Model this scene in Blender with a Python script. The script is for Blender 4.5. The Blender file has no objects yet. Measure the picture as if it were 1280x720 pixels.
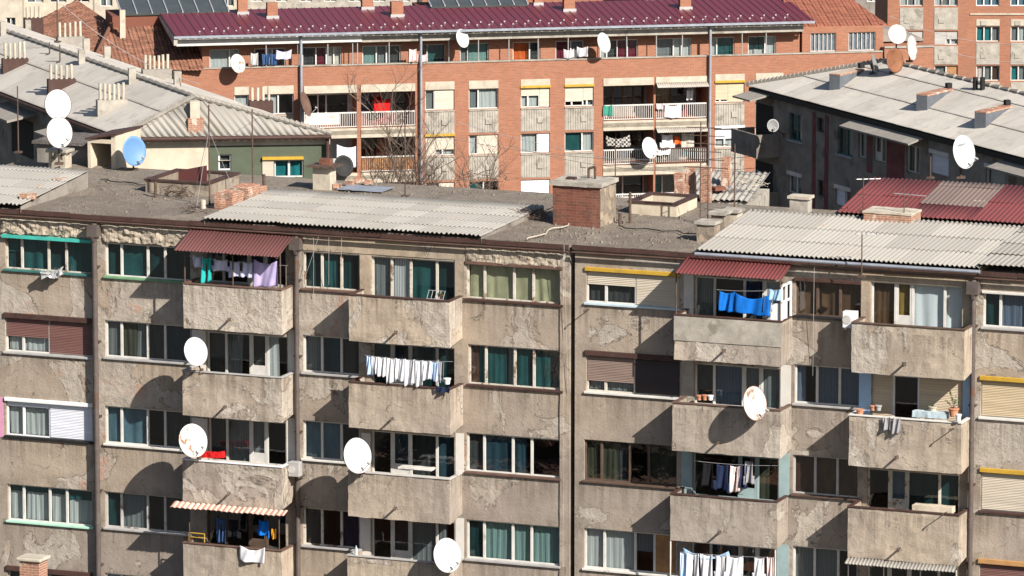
import bpy, bmesh, math, random
from mathutils import Vector, Matrix, noise as mnoise
R = math.radians
rnd = random.Random(7)
scene = bpy.context.scene
COL = scene.collection

# ------------------------------------------------------------------ camera
FPX = 7000.0                       # focal length in pixels of the 1280 px wide photograph
PITCH = math.atan((360 + 850) / FPX)
CAM_Z = 56.17
CAM = Vector((0, 0, CAM_Z))
cd = bpy.data.cameras.new('camera'); cam = bpy.data.objects.new('camera', cd); COL.objects.link(cam)
cam.location = CAM; cam.rotation_euler = (math.pi / 2 - PITCH, 0, 0)
cd.sensor_width = 36; cd.lens = 36 * FPX / 1280; cd.clip_start = 1; cd.clip_end = 5000
scene.camera = cam
FW = Vector((0, math.cos(PITCH), -math.sin(PITCH))); UP = Vector((0, math.sin(PITCH), math.cos(PITCH)))
def ray(px, py): return FW * FPX + Vector((1, 0, 0)) * (px - 640) + UP * (360 - py)
def at_y(px, py, Y):
    d = ray(px, py); return CAM + d * (Y / d.y)
def at_z(px, py, z):
    d = ray(px, py); return CAM + d * ((z - CAM_Z) / d.z)
def at_plane(px, py, p, n):
    d = ray(px, py); return CAM + d * ((p - CAM).dot(n) / d.dot(n))

class Fac:
    """local frame of a building: x along the facade, y inward, z up"""
    def __init__(s, O, rot):
        s.O = Vector((O[0], O[1], 0)); s.rot = rot
        s.u = Vector((math.cos(rot), math.sin(rot), 0)); s.i = Vector((-math.sin(rot), math.cos(rot), 0))
    def loc(s, px, py, n=0.0):
        d = ray(px, py); t = ((s.O - CAM).dot(s.i) - n) / d.dot(s.i)
        p = CAM + d * t
        return (p - s.O).dot(s.u), p.z
    def w(s, x, y, z): return s.O + s.u * x + s.i * y + Vector((0, 0, z))
    def l(s, p): return Vector(((p - s.O).dot(s.u), (p - s.O).dot(s.i), p.z))
    def lz(s, px, py, z): return s.l(at_z(px, py, z))

# ------------------------------------------------------------------ materials
def mat_new(name):
    m = bpy.data.materials.new(name); m.use_nodes = True
    nt = m.node_tree; nt.nodes.clear()
    return m, nt
def nd(nt, t, **k):
    n = nt.nodes.new(t)
    for a, b in k.items():
        if a.startswith('i_'):
            key = a[2:]
            key = int(key) if key.isdigit() else key.replace('_', ' ')
            n.inputs[key].default_value = b
        else: setattr(n, a, b)
    return n
def L(nt, a, b): nt.links.new(a, b)
def c4(c): return (c[0], c[1], c[2], 1)
def noise(nt, vec, scale, detail=4, rough=.55, dist=0.0):
    n = nd(nt, 'ShaderNodeTexNoise'); n.inputs['Scale'].default_value = scale; n.inputs['Detail'].default_value = detail
    n.inputs['Roughness'].default_value = rough; n.inputs['Distortion'].default_value = dist
    L(nt, vec, n.inputs['Vector']); return n.outputs['Fac']
def ramp(nt, fac, a, b, interp='LINEAR'):
    r = nd(nt, 'ShaderNodeMapRange'); r.inputs['From Min'].default_value = a; r.inputs['From Max'].default_value = b
    r.interpolation_type = interp
    L(nt, fac, r.inputs['Value']); return r.outputs['Result']
def mixc(nt, fac, a, b, mode='MIX'):
    m = nd(nt, 'ShaderNodeMix', data_type='RGBA', blend_type=mode)
    if isinstance(fac, float): m.inputs[0].default_value = fac
    else: L(nt, fac, m.inputs[0])
    for k, x in ((6, a), (7, b)):
        if isinstance(x, tuple): m.inputs[k].default_value = c4(x)
        else: L(nt, x, m.inputs[k])
    return m.outputs[2]
def math_(nt, op, a, b=None, c=None):
    m = nd(nt, 'ShaderNodeMath', operation=op)
    for k, x in enumerate((a, b, c)):
        if x is None: continue
        if isinstance(x, (int, float)): m.inputs[k].default_value = x
        else: L(nt, x, m.inputs[k])
    return m.outputs[0]
def objvec(nt, sx=1, sy=1, sz=1, off=None):
    tc = nd(nt, 'ShaderNodeTexCoord'); mp = nd(nt, 'ShaderNodeMapping'); mp.inputs['Scale'].default_value = (sx, sy, sz)
    if off: mp.inputs['Location'].default_value = off
    L(nt, tc.outputs['Object'], mp.inputs['Vector']); return mp.outputs['Vector']
def finish(nt, colr, rough=.85, bumps=(), metal=0.0, spec=.3):
    b = nd(nt, 'ShaderNodeBsdfPrincipled'); o = nd(nt, 'ShaderNodeOutputMaterial')
    if isinstance(colr, tuple): b.inputs['Base Color'].default_value = c4(colr)
    else: L(nt, colr, b.inputs['Base Color'])
    if isinstance(rough, float): b.inputs['Roughness'].default_value = rough
    else: L(nt, rough, b.inputs['Roughness'])
    b.inputs['Metallic'].default_value = metal; b.inputs['Specular IOR Level'].default_value = spec
    prev = None
    for h, st, dist in bumps:
        bp = nd(nt, 'ShaderNodeBump'); bp.inputs['Strength'].default_value = st; bp.inputs['Distance'].default_value = dist
        L(nt, h, bp.inputs['Height'])
        if prev: L(nt, prev, bp.inputs['Normal'])
        prev = bp.outputs['Normal']
    if prev: L(nt, prev, b.inputs['Normal'])
    L(nt, b.outputs[0], o.inputs['Surface'])

def plaster(name, intact, peeled, bias, zlo=None, zhi=None, zamp=.12, brickred=0.0, off=(0, 0, 0), rough=.4):
    """old render: intact coat, peeled patches with a raised rim, hairline cracks, rain streaks"""
    m, nt = mat_new(name); v = objvec(nt, off=off)
    n1 = noise(nt, v, .42, 9, .6, .8)
    n1 = math_(nt, 'ADD', n1, bias)
    if zlo is not None:
        sp = nd(nt, 'ShaderNodeSeparateXYZ'); L(nt, objvec(nt), sp.inputs[0])
        g = ramp(nt, sp.outputs['Z'], zlo, zhi); g = math_(nt, 'MULTIPLY_ADD', g, zamp, -zamp / 2); n1 = math_(nt, 'ADD', n1, g)
    n1 = math_(nt, 'ADD', n1, math_(nt, 'MULTIPLY_ADD', noise(nt, objvec(nt, off=(31, 7, 3)), .16, 2), .5, -.25))
    mask = ramp(nt, n1, .50, .512)
    rim = ramp(nt, n1, .492, .502); rim2 = ramp(nt, n1, .518, .505); rim = math_(nt, 'MULTIPLY', rim, rim2)
    stain = noise(nt, v, .9, 6, .65); fine = noise(nt, v, 14, 6, .7); mid = noise(nt, v, 3.2, 7, .68, .3)
    vs = objvec(nt, 2.6, 2.6, .22); streak = noise(nt, vs, 1.5, 5, .6)
    big = noise(nt, objvec(nt, off=(2, 9, 4)), .13, 3); tint = mixc(nt, ramp(nt, big, .4, .6), (intact[0] * .86, intact[1] * .86, intact[2] * .88), (intact[0] * 1.08, intact[1] * 1.04, intact[2] * .97))
    ci = mixc(nt, ramp(nt, stain, .35, .7), mixc(nt, 1.0, tint, (.74, .73, .72), 'MULTIPLY'), tint)
    cp = mixc(nt, ramp(nt, mid, .35, .68), tuple(x * .80 for x in peeled), tuple(x * 1.08 for x in peeled))
    col = mixc(nt, mask, ci, cp)
    if brickred:
        br = noise(nt, objvec(nt, off=(7.3, 1, 4.1)), .8, 5, .6, .4)
        bm = math_(nt, 'MULTIPLY', ramp(nt, br, .66 - brickred, .70 - brickred), ramp(nt, mid, .42, .55))
        bm = math_(nt, 'MULTIPLY', bm, mask)
        col = mixc(nt, math_(nt, 'MULTIPLY', bm, .6), col, (.42, .2, .13))
    col = mixc(nt, ramp(nt, streak, .52, .72), col, mixc(nt, .32, col, (.13, .10, .075)))
    sz = nd(nt, 'ShaderNodeSeparateXYZ'); L(nt, objvec(nt), sz.inputs[0])      # rain stains run down from every sill and handrail, one row each 3.07 m
    fr_ = math_(nt, 'FRACT', math_(nt, 'MULTIPLY', math_(nt, 'SUBTRACT', 22.87 + 30.7, sz.outputs['Z']), 1 / 3.07))
    run = math_(nt, 'MULTIPLY', ramp(nt, fr_, .36, .0), ramp(nt, noise(nt, objvec(nt, 3.4, 3.4, .12, off=(1, 2, 3)), 1.6, 6, .66), .43, .64))
    foot = math_(nt, 'MULTIPLY', ramp(nt, fr_, .40, .53), ramp(nt, noise(nt, objvec(nt, off=(8, 8, 2)), 1.4, 6, .66), .48, .62))
    col = mixc(nt, math_(nt, 'MULTIPLY', run, .72), col, (.115, .09, .068)); col = mixc(nt, math_(nt, 'MULTIPLY', foot, .4), col, (.13, .105, .08))
    col = mixc(nt, math_(nt, 'MULTIPLY', math_(nt, 'MULTIPLY', rim, ramp(nt, mid, .38, .56)), .8), col, (.09, .07, .054))
    vo = nd(nt, 'ShaderNodeTexVoronoi', feature='DISTANCE_TO_EDGE'); vo.inputs['Scale'].default_value = .75
    wv = nd(nt, 'ShaderNodeVectorMath', operation='ADD')
    nn = nd(nt, 'ShaderNodeTexNoise'); nn.inputs['Scale'].default_value = 1.6; nn.inputs['Detail'].default_value = 6; L(nt, v, nn.inputs['Vector'])
    L(nt, v, wv.inputs[0]); L(nt, nn.outputs['Color'], wv.inputs[1]); L(nt, wv.outputs[0], vo.inputs['Vector'])
    ck = ramp(nt, vo.outputs['Distance'], .014, .003); ck = math_(nt, 'MULTIPLY', ck, ramp(nt, stain, .44, .55))
    col = mixc(nt, math_(nt, 'MULTIPLY', math_(nt, 'MULTIPLY', ck, ramp(nt, mid, .42, .6)), .8), col, (.08, .065, .05))
    col = mixc(nt, ramp(nt, fine, .3, .75), mixc(nt, .22, col, (.08, .07, .055)), col)
    h = math_(nt, 'MULTIPLY', mask, -1.0)
    pm = math_(nt, 'MULTIPLY', mid, math_(nt, 'MULTIPLY_ADD', mask, .38, .3))
    finish(nt, col, .92, ((h, 1.0, .04), (pm, min(1, rough * 1.9), .10), (fine, .5, .025)), spec=.15)
    return m
def plain(name, c, rough=.7, var=.15, scale=3.0, bump=.15, metal=0.0, spec=.3, dirt=None, dirt_lo=.55):
    m, nt = mat_new(name); v = objvec(nt)
    n = noise(nt, v, scale, 6, .62)
    col = mixc(nt, ramp(nt, n, .3, .7), tuple(x * (1 - var) for x in c), tuple(min(1, x * (1 + var)) for x in c))
    if dirt:
        d = noise(nt, objvec(nt, off=(3, 5, 1)), scale * .7, 8, .68, .3)
        col = mixc(nt, ramp(nt, d, dirt_lo, dirt_lo + .08), col, dirt)
    f = noise(nt, v, scale * 7, 4)
    finish(nt, col, rough, ((f, bump, .02),), metal, spec); return m
def cloth_mat(name, c, c2=None, scale=40, check=False):
    m, nt = mat_new(name); v = objvec(nt)
    if c2 and check:
        ck = nd(nt, 'ShaderNodeTexChecker'); ck.inputs['Scale'].default_value = scale; L(nt, v, ck.inputs['Vector'])
        col = mixc(nt, ck.outputs['Fac'], c, c2)
    elif c2:
        w = nd(nt, 'ShaderNodeTexWave', bands_direction='X'); w.inputs['Scale'].default_value = scale; w.inputs['Distortion'].default_value = .6; L(nt, v, w.inputs['Vector'])
        col = mixc(nt, ramp(nt, w.outputs['Fac'], .3, .7), c, c2)
    else:
        n = noise(nt, objvec(nt, 1, 1, .35), 3.2, 6, .65); col = mixc(nt, ramp(nt, n, .3, .7), tuple(x * .62 for x in c), tuple(min(1, x * 1.1) for x in c))
    b = nd(nt, 'ShaderNodeBsdfPrincipled'); L(nt, col, b.inputs['Base Color']); b.inputs['Roughness'].default_value = .9
    b.inputs['Specular IOR Level'].default_value = .1
    t = nd(nt, 'ShaderNodeBsdfTranslucent'); L(nt, col, t.inputs['Color'])
    mx = nd(nt, 'ShaderNodeMixShader'); mx.inputs[0].default_value = .25
    L(nt, b.outputs[0], mx.inputs[1]); L(nt, t.outputs[0], mx.inputs[2])
    o = nd(nt, 'ShaderNodeOutputMaterial'); L(nt, mx.outputs[0], o.inputs[0]); return m
def shutter_mat(name, c):
    m, nt = mat_new(name); v = objvec(nt)
    w = nd(nt, 'ShaderNodeTexWave', bands_direction='Z', wave_profile='SAW'); w.inputs['Scale'].default_value = 3.2; L(nt, v, w.inputs['Vector'])
    n = noise(nt, objvec(nt, .6, 1, 6), 1.2, 5)
    col = mixc(nt, ramp(nt, n, .3, .7), tuple(x * .85 for x in c), tuple(min(1, x * 1.08) for x in c))
    col = mixc(nt, ramp(nt, w.outputs['Fac'], .08, .0), col, tuple(x * .45 for x in c))
    finish(nt, col, .55, ((w.outputs['Fac'], .35, .02),)); return m
def brickm(name, c1, c2, mortar, bw=.27, bh=.085, grime=None):
    m, nt = mat_new(name); sp = nd(nt, 'ShaderNodeSeparateXYZ'); v = objvec(nt); L(nt, v, sp.inputs[0])
    cb = nd(nt, 'ShaderNodeCombineXYZ'); L(nt, math_(nt, 'ADD', sp.outputs[0], sp.outputs[1]), cb.inputs[0]); L(nt, sp.outputs[2], cb.inputs[1])
    b = nd(nt, 'ShaderNodeTexBrick'); b.inputs['Scale'].default_value = 1; b.inputs['Brick Width'].default_value = bw; b.inputs['Row Height'].default_value = bh
    b.inputs['Mortar Size'].default_value = .011; b.inputs['Color1'].default_value = c4(c1); b.inputs['Color2'].default_value = c4(c2); b.inputs['Mortar'].default_value = c4(mortar)
    L(nt, cb.outputs[0], b.inputs['Vector'])
    n = noise(nt, v, .7, 7, .65); col = mixc(nt, ramp(nt, n, .35, .7), mixc(nt, .3, b.outputs['Color'], tuple(x * .55 for x in c1)), b.outputs['Color'])
    if grime:
        g = noise(nt, v, 2.4, 7, .7); col = mixc(nt, ramp(nt, g, .56, .62), col, grime)
    st = noise(nt, objvec(nt, 2, 2, .2), 1.3, 4); col = mixc(nt, ramp(nt, st, .55, .8), col, mixc(nt, .3, col, (.2, .13, .1)))
    finish(nt, col, .9, ((b.outputs['Fac'], .4, -.02), (noise(nt, v, 20, 4), .3, .02)), spec=.15); return m
def sheetm(name, c, dark, rust=None, rough=.85, spread=.16, lichen=.58, topd=.2, edd=.3, edw=1.0):
    """roofing sheets: every sheet its own tone, plus lichen and rust"""
    m, nt = mat_new(name); v = objvec(nt); g = nd(nt, 'ShaderNodeNewGeometry')
    r = g.outputs['Random Per Island']
    col = mixc(nt, r, tuple(x * (1 - spread) for x in c), tuple(min(1, x * (1 + spread * .6)) for x in c))
    uv = nd(nt, 'ShaderNodeUVMap', uv_map='sheet'); us = nd(nt, 'ShaderNodeSeparateXYZ'); L(nt, uv.outputs[0], us.inputs[0])   # x counts the waves, y runs 0..1 up the sheet
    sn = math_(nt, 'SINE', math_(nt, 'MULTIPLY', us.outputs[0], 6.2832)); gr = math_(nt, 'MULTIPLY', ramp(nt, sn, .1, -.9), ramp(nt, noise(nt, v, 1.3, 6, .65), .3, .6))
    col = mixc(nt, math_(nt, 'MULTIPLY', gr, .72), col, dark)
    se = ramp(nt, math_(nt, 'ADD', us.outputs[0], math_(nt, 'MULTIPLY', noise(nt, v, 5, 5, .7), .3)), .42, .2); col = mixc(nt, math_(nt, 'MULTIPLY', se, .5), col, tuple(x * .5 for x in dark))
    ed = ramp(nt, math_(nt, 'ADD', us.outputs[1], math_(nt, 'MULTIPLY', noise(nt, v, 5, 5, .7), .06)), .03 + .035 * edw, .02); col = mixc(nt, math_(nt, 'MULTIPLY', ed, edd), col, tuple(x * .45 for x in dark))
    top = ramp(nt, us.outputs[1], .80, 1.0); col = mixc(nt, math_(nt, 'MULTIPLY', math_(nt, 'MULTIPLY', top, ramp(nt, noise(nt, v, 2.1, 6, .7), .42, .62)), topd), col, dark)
    n = noise(nt, v, 1.1, 8, .7); col = mixc(nt, ramp(nt, n, lichen, lichen + .17), col, dark)
    n2 = noise(nt, v, 9, 6, .7); col = mixc(nt, ramp(nt, n2, .56, .72), col, mixc(nt, .45, col, dark))
    if rust:
        n3 = noise(nt, objvec(nt, off=(9, 2, 5)), 1.6, 7, .7); col = mixc(nt, ramp(nt, n3, .64, .69), col, rust)
    finish(nt, col, rough, ((noise(nt, v, 30, 4), .25, .015),), spec=.2); return m
def glassm(name, tint=.86, refl=.9):
    m, nt = mat_new(name)
    t = nd(nt, 'ShaderNodeBsdfTransparent'); t.inputs[0].default_value = (tint * .93, tint, tint, 1)
    g = nd(nt, 'ShaderNodeBsdfGlossy'); g.inputs['Roughness'].default_value = .03; g.inputs['Color'].default_value = (refl, refl, refl, 1)
    bp = nd(nt, 'ShaderNodeBump'); bp.inputs['Strength'].default_value = .06; bp.inputs['Distance'].default_value = .1
    L(nt, noise(nt, objvec(nt), 2.2, 3), bp.inputs['Height']); L(nt, bp.outputs[0], g.inputs['Normal'])
    lw = nd(nt, 'ShaderNodeLayerWeight'); lw.inputs['Blend'].default_value = .5   # Schlick reflectance, the same from both sides
    fr = math_(nt, 'MULTIPLY_ADD', math_(nt, 'POWER', lw.outputs['Facing'], 5), .9, .085)
    mx = nd(nt, 'ShaderNodeMixShader'); L(nt, fr, mx.inputs[0]); L(nt, t.outputs[0], mx.inputs[1]); L(nt, g.outputs[0], mx.inputs[2])
    o = nd(nt, 'ShaderNodeOutputMaterial'); L(nt, mx.outputs[0], o.inputs[0]); return m
def gravelm(name, c, dark, pale):
    m, nt = mat_new(name); v = objvec(nt)
    n = noise(nt, v, .6, 8, .7, .4); f = noise(nt, v, 10, 8, .75); s = noise(nt, v, 3, 8, .75)
    col = mixc(nt, ramp(nt, n, .35, .65), c, dark); col = mixc(nt, ramp(nt, f, .5, .7), col, pale)
    col = mixc(nt, ramp(nt, s, .56, .64), col, tuple(x * .45 for x in dark))
    col = mixc(nt, ramp(nt, noise(nt, objvec(nt, off=(2, 8, 1)), .35, 5, .6, .8), .5, .56), col, mixc(nt, .5, col, dark))
    col = mixc(nt, ramp(nt, noise(nt, objvec(nt, off=(4, 4, 4)), 1.3, 9, .8), .62, .68), col, pale)
    finish(nt, col, .95, ((f, .9, .06), (s, .6, .08)), spec=.1); return m

M = {}
M['plaster'] = plaster('weathered_render', (.39, .33, .274), (.416, .362, .305), -.025, 14, 25, .13, .05)
M['plasterR'] = plaster('weathered_render_grey', (.386, .33, .277), (.412, .364, .311), -.05, 14, 25, .07, 0.0, off=(21, 3, 8))
M['balc'] = plaster('balcony_render', (.45, .386, .322), (.475, .415, .352), -.04, 13, 25, .14, 0.0, off=(5, 13, 2), rough=.55)
M['balcR'] = plaster('balcony_render_grey', (.44, .381, .32), (.465, .412, .352), -.065, 13, 25, .08, 0.0, off=(15, 3, 12), rough=.5)
M['smooth'] = plaster('repaired_render', (.40, .335, .265), (.42, .355, .285), -.12, off=(1, 1, 1), rough=.25)
M['crumble'] = plain('crumbling_concrete', (.335, .285, .225), .95, .38, 4.5, 1.0, spec=.1, dirt=(.16, .13, .10), dirt_lo=.6)
M['conc'] = plain('grey_concrete', (.31, .285, .245), .9, .25, 2.2, .5, spec=.15, dirt=(.2, .18, .15))
M['curb'] = plaster('dirty_pale_render', (.40, .34, .27), (.27, .22, .175), .02)
M['concP'] = plain('pale_concrete', (.40, .355, .285), .9, .2, 1.8, .4, spec=.15, dirt=(.3, .25, .2), dirt_lo=.6)
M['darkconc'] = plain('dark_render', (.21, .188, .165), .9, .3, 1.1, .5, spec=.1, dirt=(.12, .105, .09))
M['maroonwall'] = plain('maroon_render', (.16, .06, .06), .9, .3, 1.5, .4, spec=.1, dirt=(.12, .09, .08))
M['cream'] = plain('cream_render', (.47, .405, .315), .9, .16, 1.2, .3, spec=.1, dirt=(.42, .34, .25), dirt_lo=.56)
M['green'] = plain('green_render', (.08, .094, .066), .9, .14, 1.5, .3, spec=.1)
M['white'] = plain('white_paint', (.52, .50, .465), .6, .12, 3, .15, dirt=(.33, .29, .24), dirt_lo=.6)
M['pvc'] = plain('white_plastic', (.64, .64, .65), .35, .03, 2, .02)
M['oldwood'] = plain('peeling_white_wood', (.48, .44, .38), .8, .15, 4, .4, dirt=(.17, .10, .06), dirt_lo=.54)
M['greyframe'] = plain('grey_frame', (.40, .38, .36), .7, .15, 3, .3, dirt=(.14, .1, .08), dirt_lo=.58)
M['darkwood'] = plain('dark_wood', (.085, .055, .04), .75, .3, 4, .3)
M['woodboard'] = plain('plywood', (.30, .16, .07), .8, .25, 3, .2)
M['brown'] = plain('rust_brown_paint', (.055, .028, .022), .7, .3, 2.5, .3, dirt=(.06, .035, .03))
M['brownlite'] = plain('brown_tin', (.11, .065, .05), .65, .25, 2.5, .25)
M['pipe'] = plain('drainpipe_tin', (.10, .082, .075), .6, .25, 2.0, .2, metal=.2, dirt=(.12, .055, .035), dirt_lo=.56)
M['pipegrey'] = plain('grey_tin_pipe', (.27, .29, .33), .5, .2, 2.0, .1, metal=.3)
M['tealpaint'] = plain('teal_paint', (.05, .36, .30), .6, .15, 3, .1)
M['tealdark'] = plain('dark_teal_paint', (.04, .13, .12), .6, .25, 3, .1)
M['greenpaint'] = plain('green_sill_paint', (.13, .25, .14), .7, .2, 3, .1)
M['mint'] = plain('mint_sill_paint', (.33, .55, .42), .7, .1, 3, .1)
M['greysill'] = plain('grey_sill', (.32, .31, .30), .75, .15, 3, .2)
M['bluesill'] = plain('blue_grey_sill', (.40, .48, .52), .75, .15, 3, .2)
M['yellow'] = plain('yellow_paint', (.40, .245, .03), .6, .15, 3, .1, dirt=(.3, .2, .05), dirt_lo=.62)
M['yellowlite'] = plain('ochre_tin', (.36, .2, .08), .6, .15, 3, .1)
M['bluewall'] = plain('blue_wall_paint', (.30, .44, .62), .85, .06, 2, .1)
M['tealwall'] = plain('teal_wall_paint', (.25, .335, .34), .85, .12, 2, .1)
M['whitewall'] = plain('whitewashed_wall', (.54, .51, .465), .9, .08, 2, .2)
M['pinkwall'] = plain('pink_wall_paint', (.52, .24, .36), .85, .08, 2, .2)
M['black'] = plain('black_rubber', (.012, .012, .012), .7, .2, 3, .1)
M['iron'] = plain('rusty_iron', (.09, .06, .045), .7, .4, 6, .2, metal=.2)
M['steel'] = plain('grey_steel', (.45, .45, .45), .45, .1, 3, .05, metal=.5)
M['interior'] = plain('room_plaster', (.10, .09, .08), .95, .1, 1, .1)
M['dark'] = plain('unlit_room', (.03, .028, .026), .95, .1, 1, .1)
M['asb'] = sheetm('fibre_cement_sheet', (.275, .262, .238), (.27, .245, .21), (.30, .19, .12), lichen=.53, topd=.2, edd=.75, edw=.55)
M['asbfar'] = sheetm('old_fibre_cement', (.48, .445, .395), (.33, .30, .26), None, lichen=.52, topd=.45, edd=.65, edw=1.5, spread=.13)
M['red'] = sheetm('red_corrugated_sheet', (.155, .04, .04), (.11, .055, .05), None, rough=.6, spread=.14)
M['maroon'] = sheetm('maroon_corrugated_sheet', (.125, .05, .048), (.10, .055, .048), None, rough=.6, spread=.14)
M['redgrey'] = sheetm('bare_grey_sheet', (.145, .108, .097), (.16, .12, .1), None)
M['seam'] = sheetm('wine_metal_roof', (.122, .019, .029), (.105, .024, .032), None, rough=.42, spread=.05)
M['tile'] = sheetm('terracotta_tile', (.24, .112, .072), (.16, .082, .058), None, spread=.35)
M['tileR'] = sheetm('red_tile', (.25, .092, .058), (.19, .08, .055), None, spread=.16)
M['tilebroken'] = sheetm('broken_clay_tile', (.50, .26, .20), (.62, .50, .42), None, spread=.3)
M['gravel'] = gravelm('gravel_roof', (.215, .182, .15), (.15, .125, .102), (.33, .295, .25))
M['tar'] = gravelm('tar_roof', (.13, .115, .105), (.09, .08, .075), (.24, .22, .2))
M['brick'] = brickm('orange_brick', (.335, .138, .08), (.26, .105, .062), (.29, .19, .14))
M['brickred'] = brickm('old_red_brick', (.20, .072, .048), (.125, .05, .036), (.16, .105, .08), .28, .10, (.10, .06, .048))
M['brickold'] = brickm('crumbling_brick', (.34, .16, .10), (.27, .12, .08), (.40, .33, .26), .26, .08, (.50, .43, .36))
M['glass'] = glassm('window_glass')
M['lattice'] = plain('lattice_glass', (.11, .135, .155), .3, .35, 5, .1)
M['zinc'] = plain('zinc_flashing', (.10, .11, .125), .6, .2, 2, .1)
M['solar'] = plain('roof_glazing', (.05, .055, .052), .18, .2, 1, .02, spec=.6)
M['dish'] = plain('white_dish_enamel', (.44, .44, .435), .5, .09, 1.2, .05, dirt=(.34, .28, .22), dirt_lo=.64)
M['dishchip'] = plain('chipped_dish_enamel', (.44, .43, .41), .5, .07, 4, .05, dirt=(.22, .11, .05), dirt_lo=.545)
M['dishrust'] = plain('rusted_dish', (.19, .08, .04), .7, .35, 2.5, .2, metal=.2, dirt=(.36, .24, .17), dirt_lo=.62)
M['dishblue'] = plain('blue_dish_enamel', (.10, .205, .39), .5, .06, 2, .03, dirt=(.40, .42, .34), dirt_lo=.62)
M['dishgrey'] = plain('grey_mesh_dish', (.20, .20, .20), .6, .1, 8, .2)
M['asphalt'] = gravelm('dusty_yard', (.09, .085, .075), (.07, .065, .06), (.14, .13, .115))
M['bark'] = plain('grey_bark', (.15, .11, .085), .95, .2, 6, .3)
M['leaf'] = plain('small_leaf', (.05, .09, .03), .8, .4, 9, .1)
M['terracotta'] = plain('terracotta_pot', (.42, .19, .11), .85, .15, 5, .1)
CC = {  # curtains, blinds and clothes: name -> material
 'teal': cloth_mat('teal_curtain', (.022, .10, .104)), 'tealD': cloth_mat('dark_teal_curtain', (.013, .048, .052)),
 'tealB': cloth_mat('blue_green_curtain', (.02, .20, .22)),
 'cream': cloth_mat('pale_yellow_curtain', (.50, .46, .29)), 'sheer': cloth_mat('net_curtain', (.42, .42, .42), (.58, .58, .57), 5),
 'grey': cloth_mat('grey_curtain', (.15, .16, .165), (.22, .23, .235), 5), 'greyD': cloth_mat('dark_grey_curtain', (.06, .063, .066)),
 'blue': cloth_mat('pale_blue_curtain', (.12, .21, .27)), 'blueD': cloth_mat('deep_blue_curtain', (.03, .062, .085)),
 'brown': cloth_mat('brown_curtain', (.13, .072, .042)), 'brownD': cloth_mat('dark_brown_curtain', (.10, .05, .035)), 'ochre': cloth_mat('ochre_curtain', (.30, .19, .05)),
 'white': cloth_mat('white_sheet', (.80, .80, .82)), 'lace': cloth_mat('white_lace', (.70, .71, .74), (.82, .82, .84), 7),
 'stripe': cloth_mat('grey_striped_curtain', (.66, .65, .66), (.38, .37, .39), 3.4), 'floral': cloth_mat('blue_floral_curtain', (.08, .11, .17), (.16, .19, .25), 6),
 'olive': cloth_mat('olive_curtain', (.07, .07, .05)), 'red': cloth_mat('red_cloth', (.62, .02, .02)), 'darkred': cloth_mat('dark_red_curtain', (.16, .02, .04)),
 'orange': cloth_mat('orange_blind', (.75, .15, .04)), 'tealS': cloth_mat('teal_stripe_curtain', (.30, .40, .38), (.09, .2, .185), 6),
 'lilac': cloth_mat('lilac_cloth', (.52, .44, .70)), 'lav': cloth_mat('lavender_cloth', (.62, .62, .80)), 'royal': cloth_mat('royal_blue_cloth', (.012, .17, .62)),
 'sky': cloth_mat('sky_blue_cloth', (.40, .60, .82)), 'navy': cloth_mat('navy_cloth', (.02, .03, .07)), 'blackc': cloth_mat('black_cloth', (.015, .015, .018)),
 'pink': cloth_mat('pale_pink_cloth', (.78, .62, .60)), 'greyc': cloth_mat('grey_cloth', (.35, .34, .36)), 'yell': cloth_mat('yellow_cloth', (.75, .36, .03)),
 'denim': cloth_mat('denim_cloth', (.05, .10, .22)), 'turq': cloth_mat('turquoise_cloth', (.03, .45, .42)), 'check': cloth_mat('checked_blanket', (.05, .045, .045), (.50, .48, .44), 9, True),
 'bluestripe': cloth_mat('blue_striped_cloth', (.72, .74, .82), (.20, .42, .72), 8), 'beigec': cloth_mat('beige_cloth', (.60, .55, .48)), 'mintc': cloth_mat('green_cloth', (.06, .30, .22)),
}
SH = {'beige': shutter_mat('beige_roller_shutter', (.46, .405, .325)), 'brown': shutter_mat('brown_roller_shutter', (.15, .075, .065)), 'white': shutter_mat('white_roller_shutter', (.60, .61, .66)),
      'dark': shutter_mat('dark_brown_roller_shutter', (.045, .032, .03)), 'ochre': shutter_mat('ochre_roller_shutter', (.45, .36, .235)), 'grey': shutter_mat('grey_roller_shutter', (.38, .36, .34)),
      'tan': shutter_mat('tan_roller_shutter', (.50, .41, .30)), 'mid': shutter_mat('taupe_roller_shutter', (.21, .15, .125))}

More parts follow.
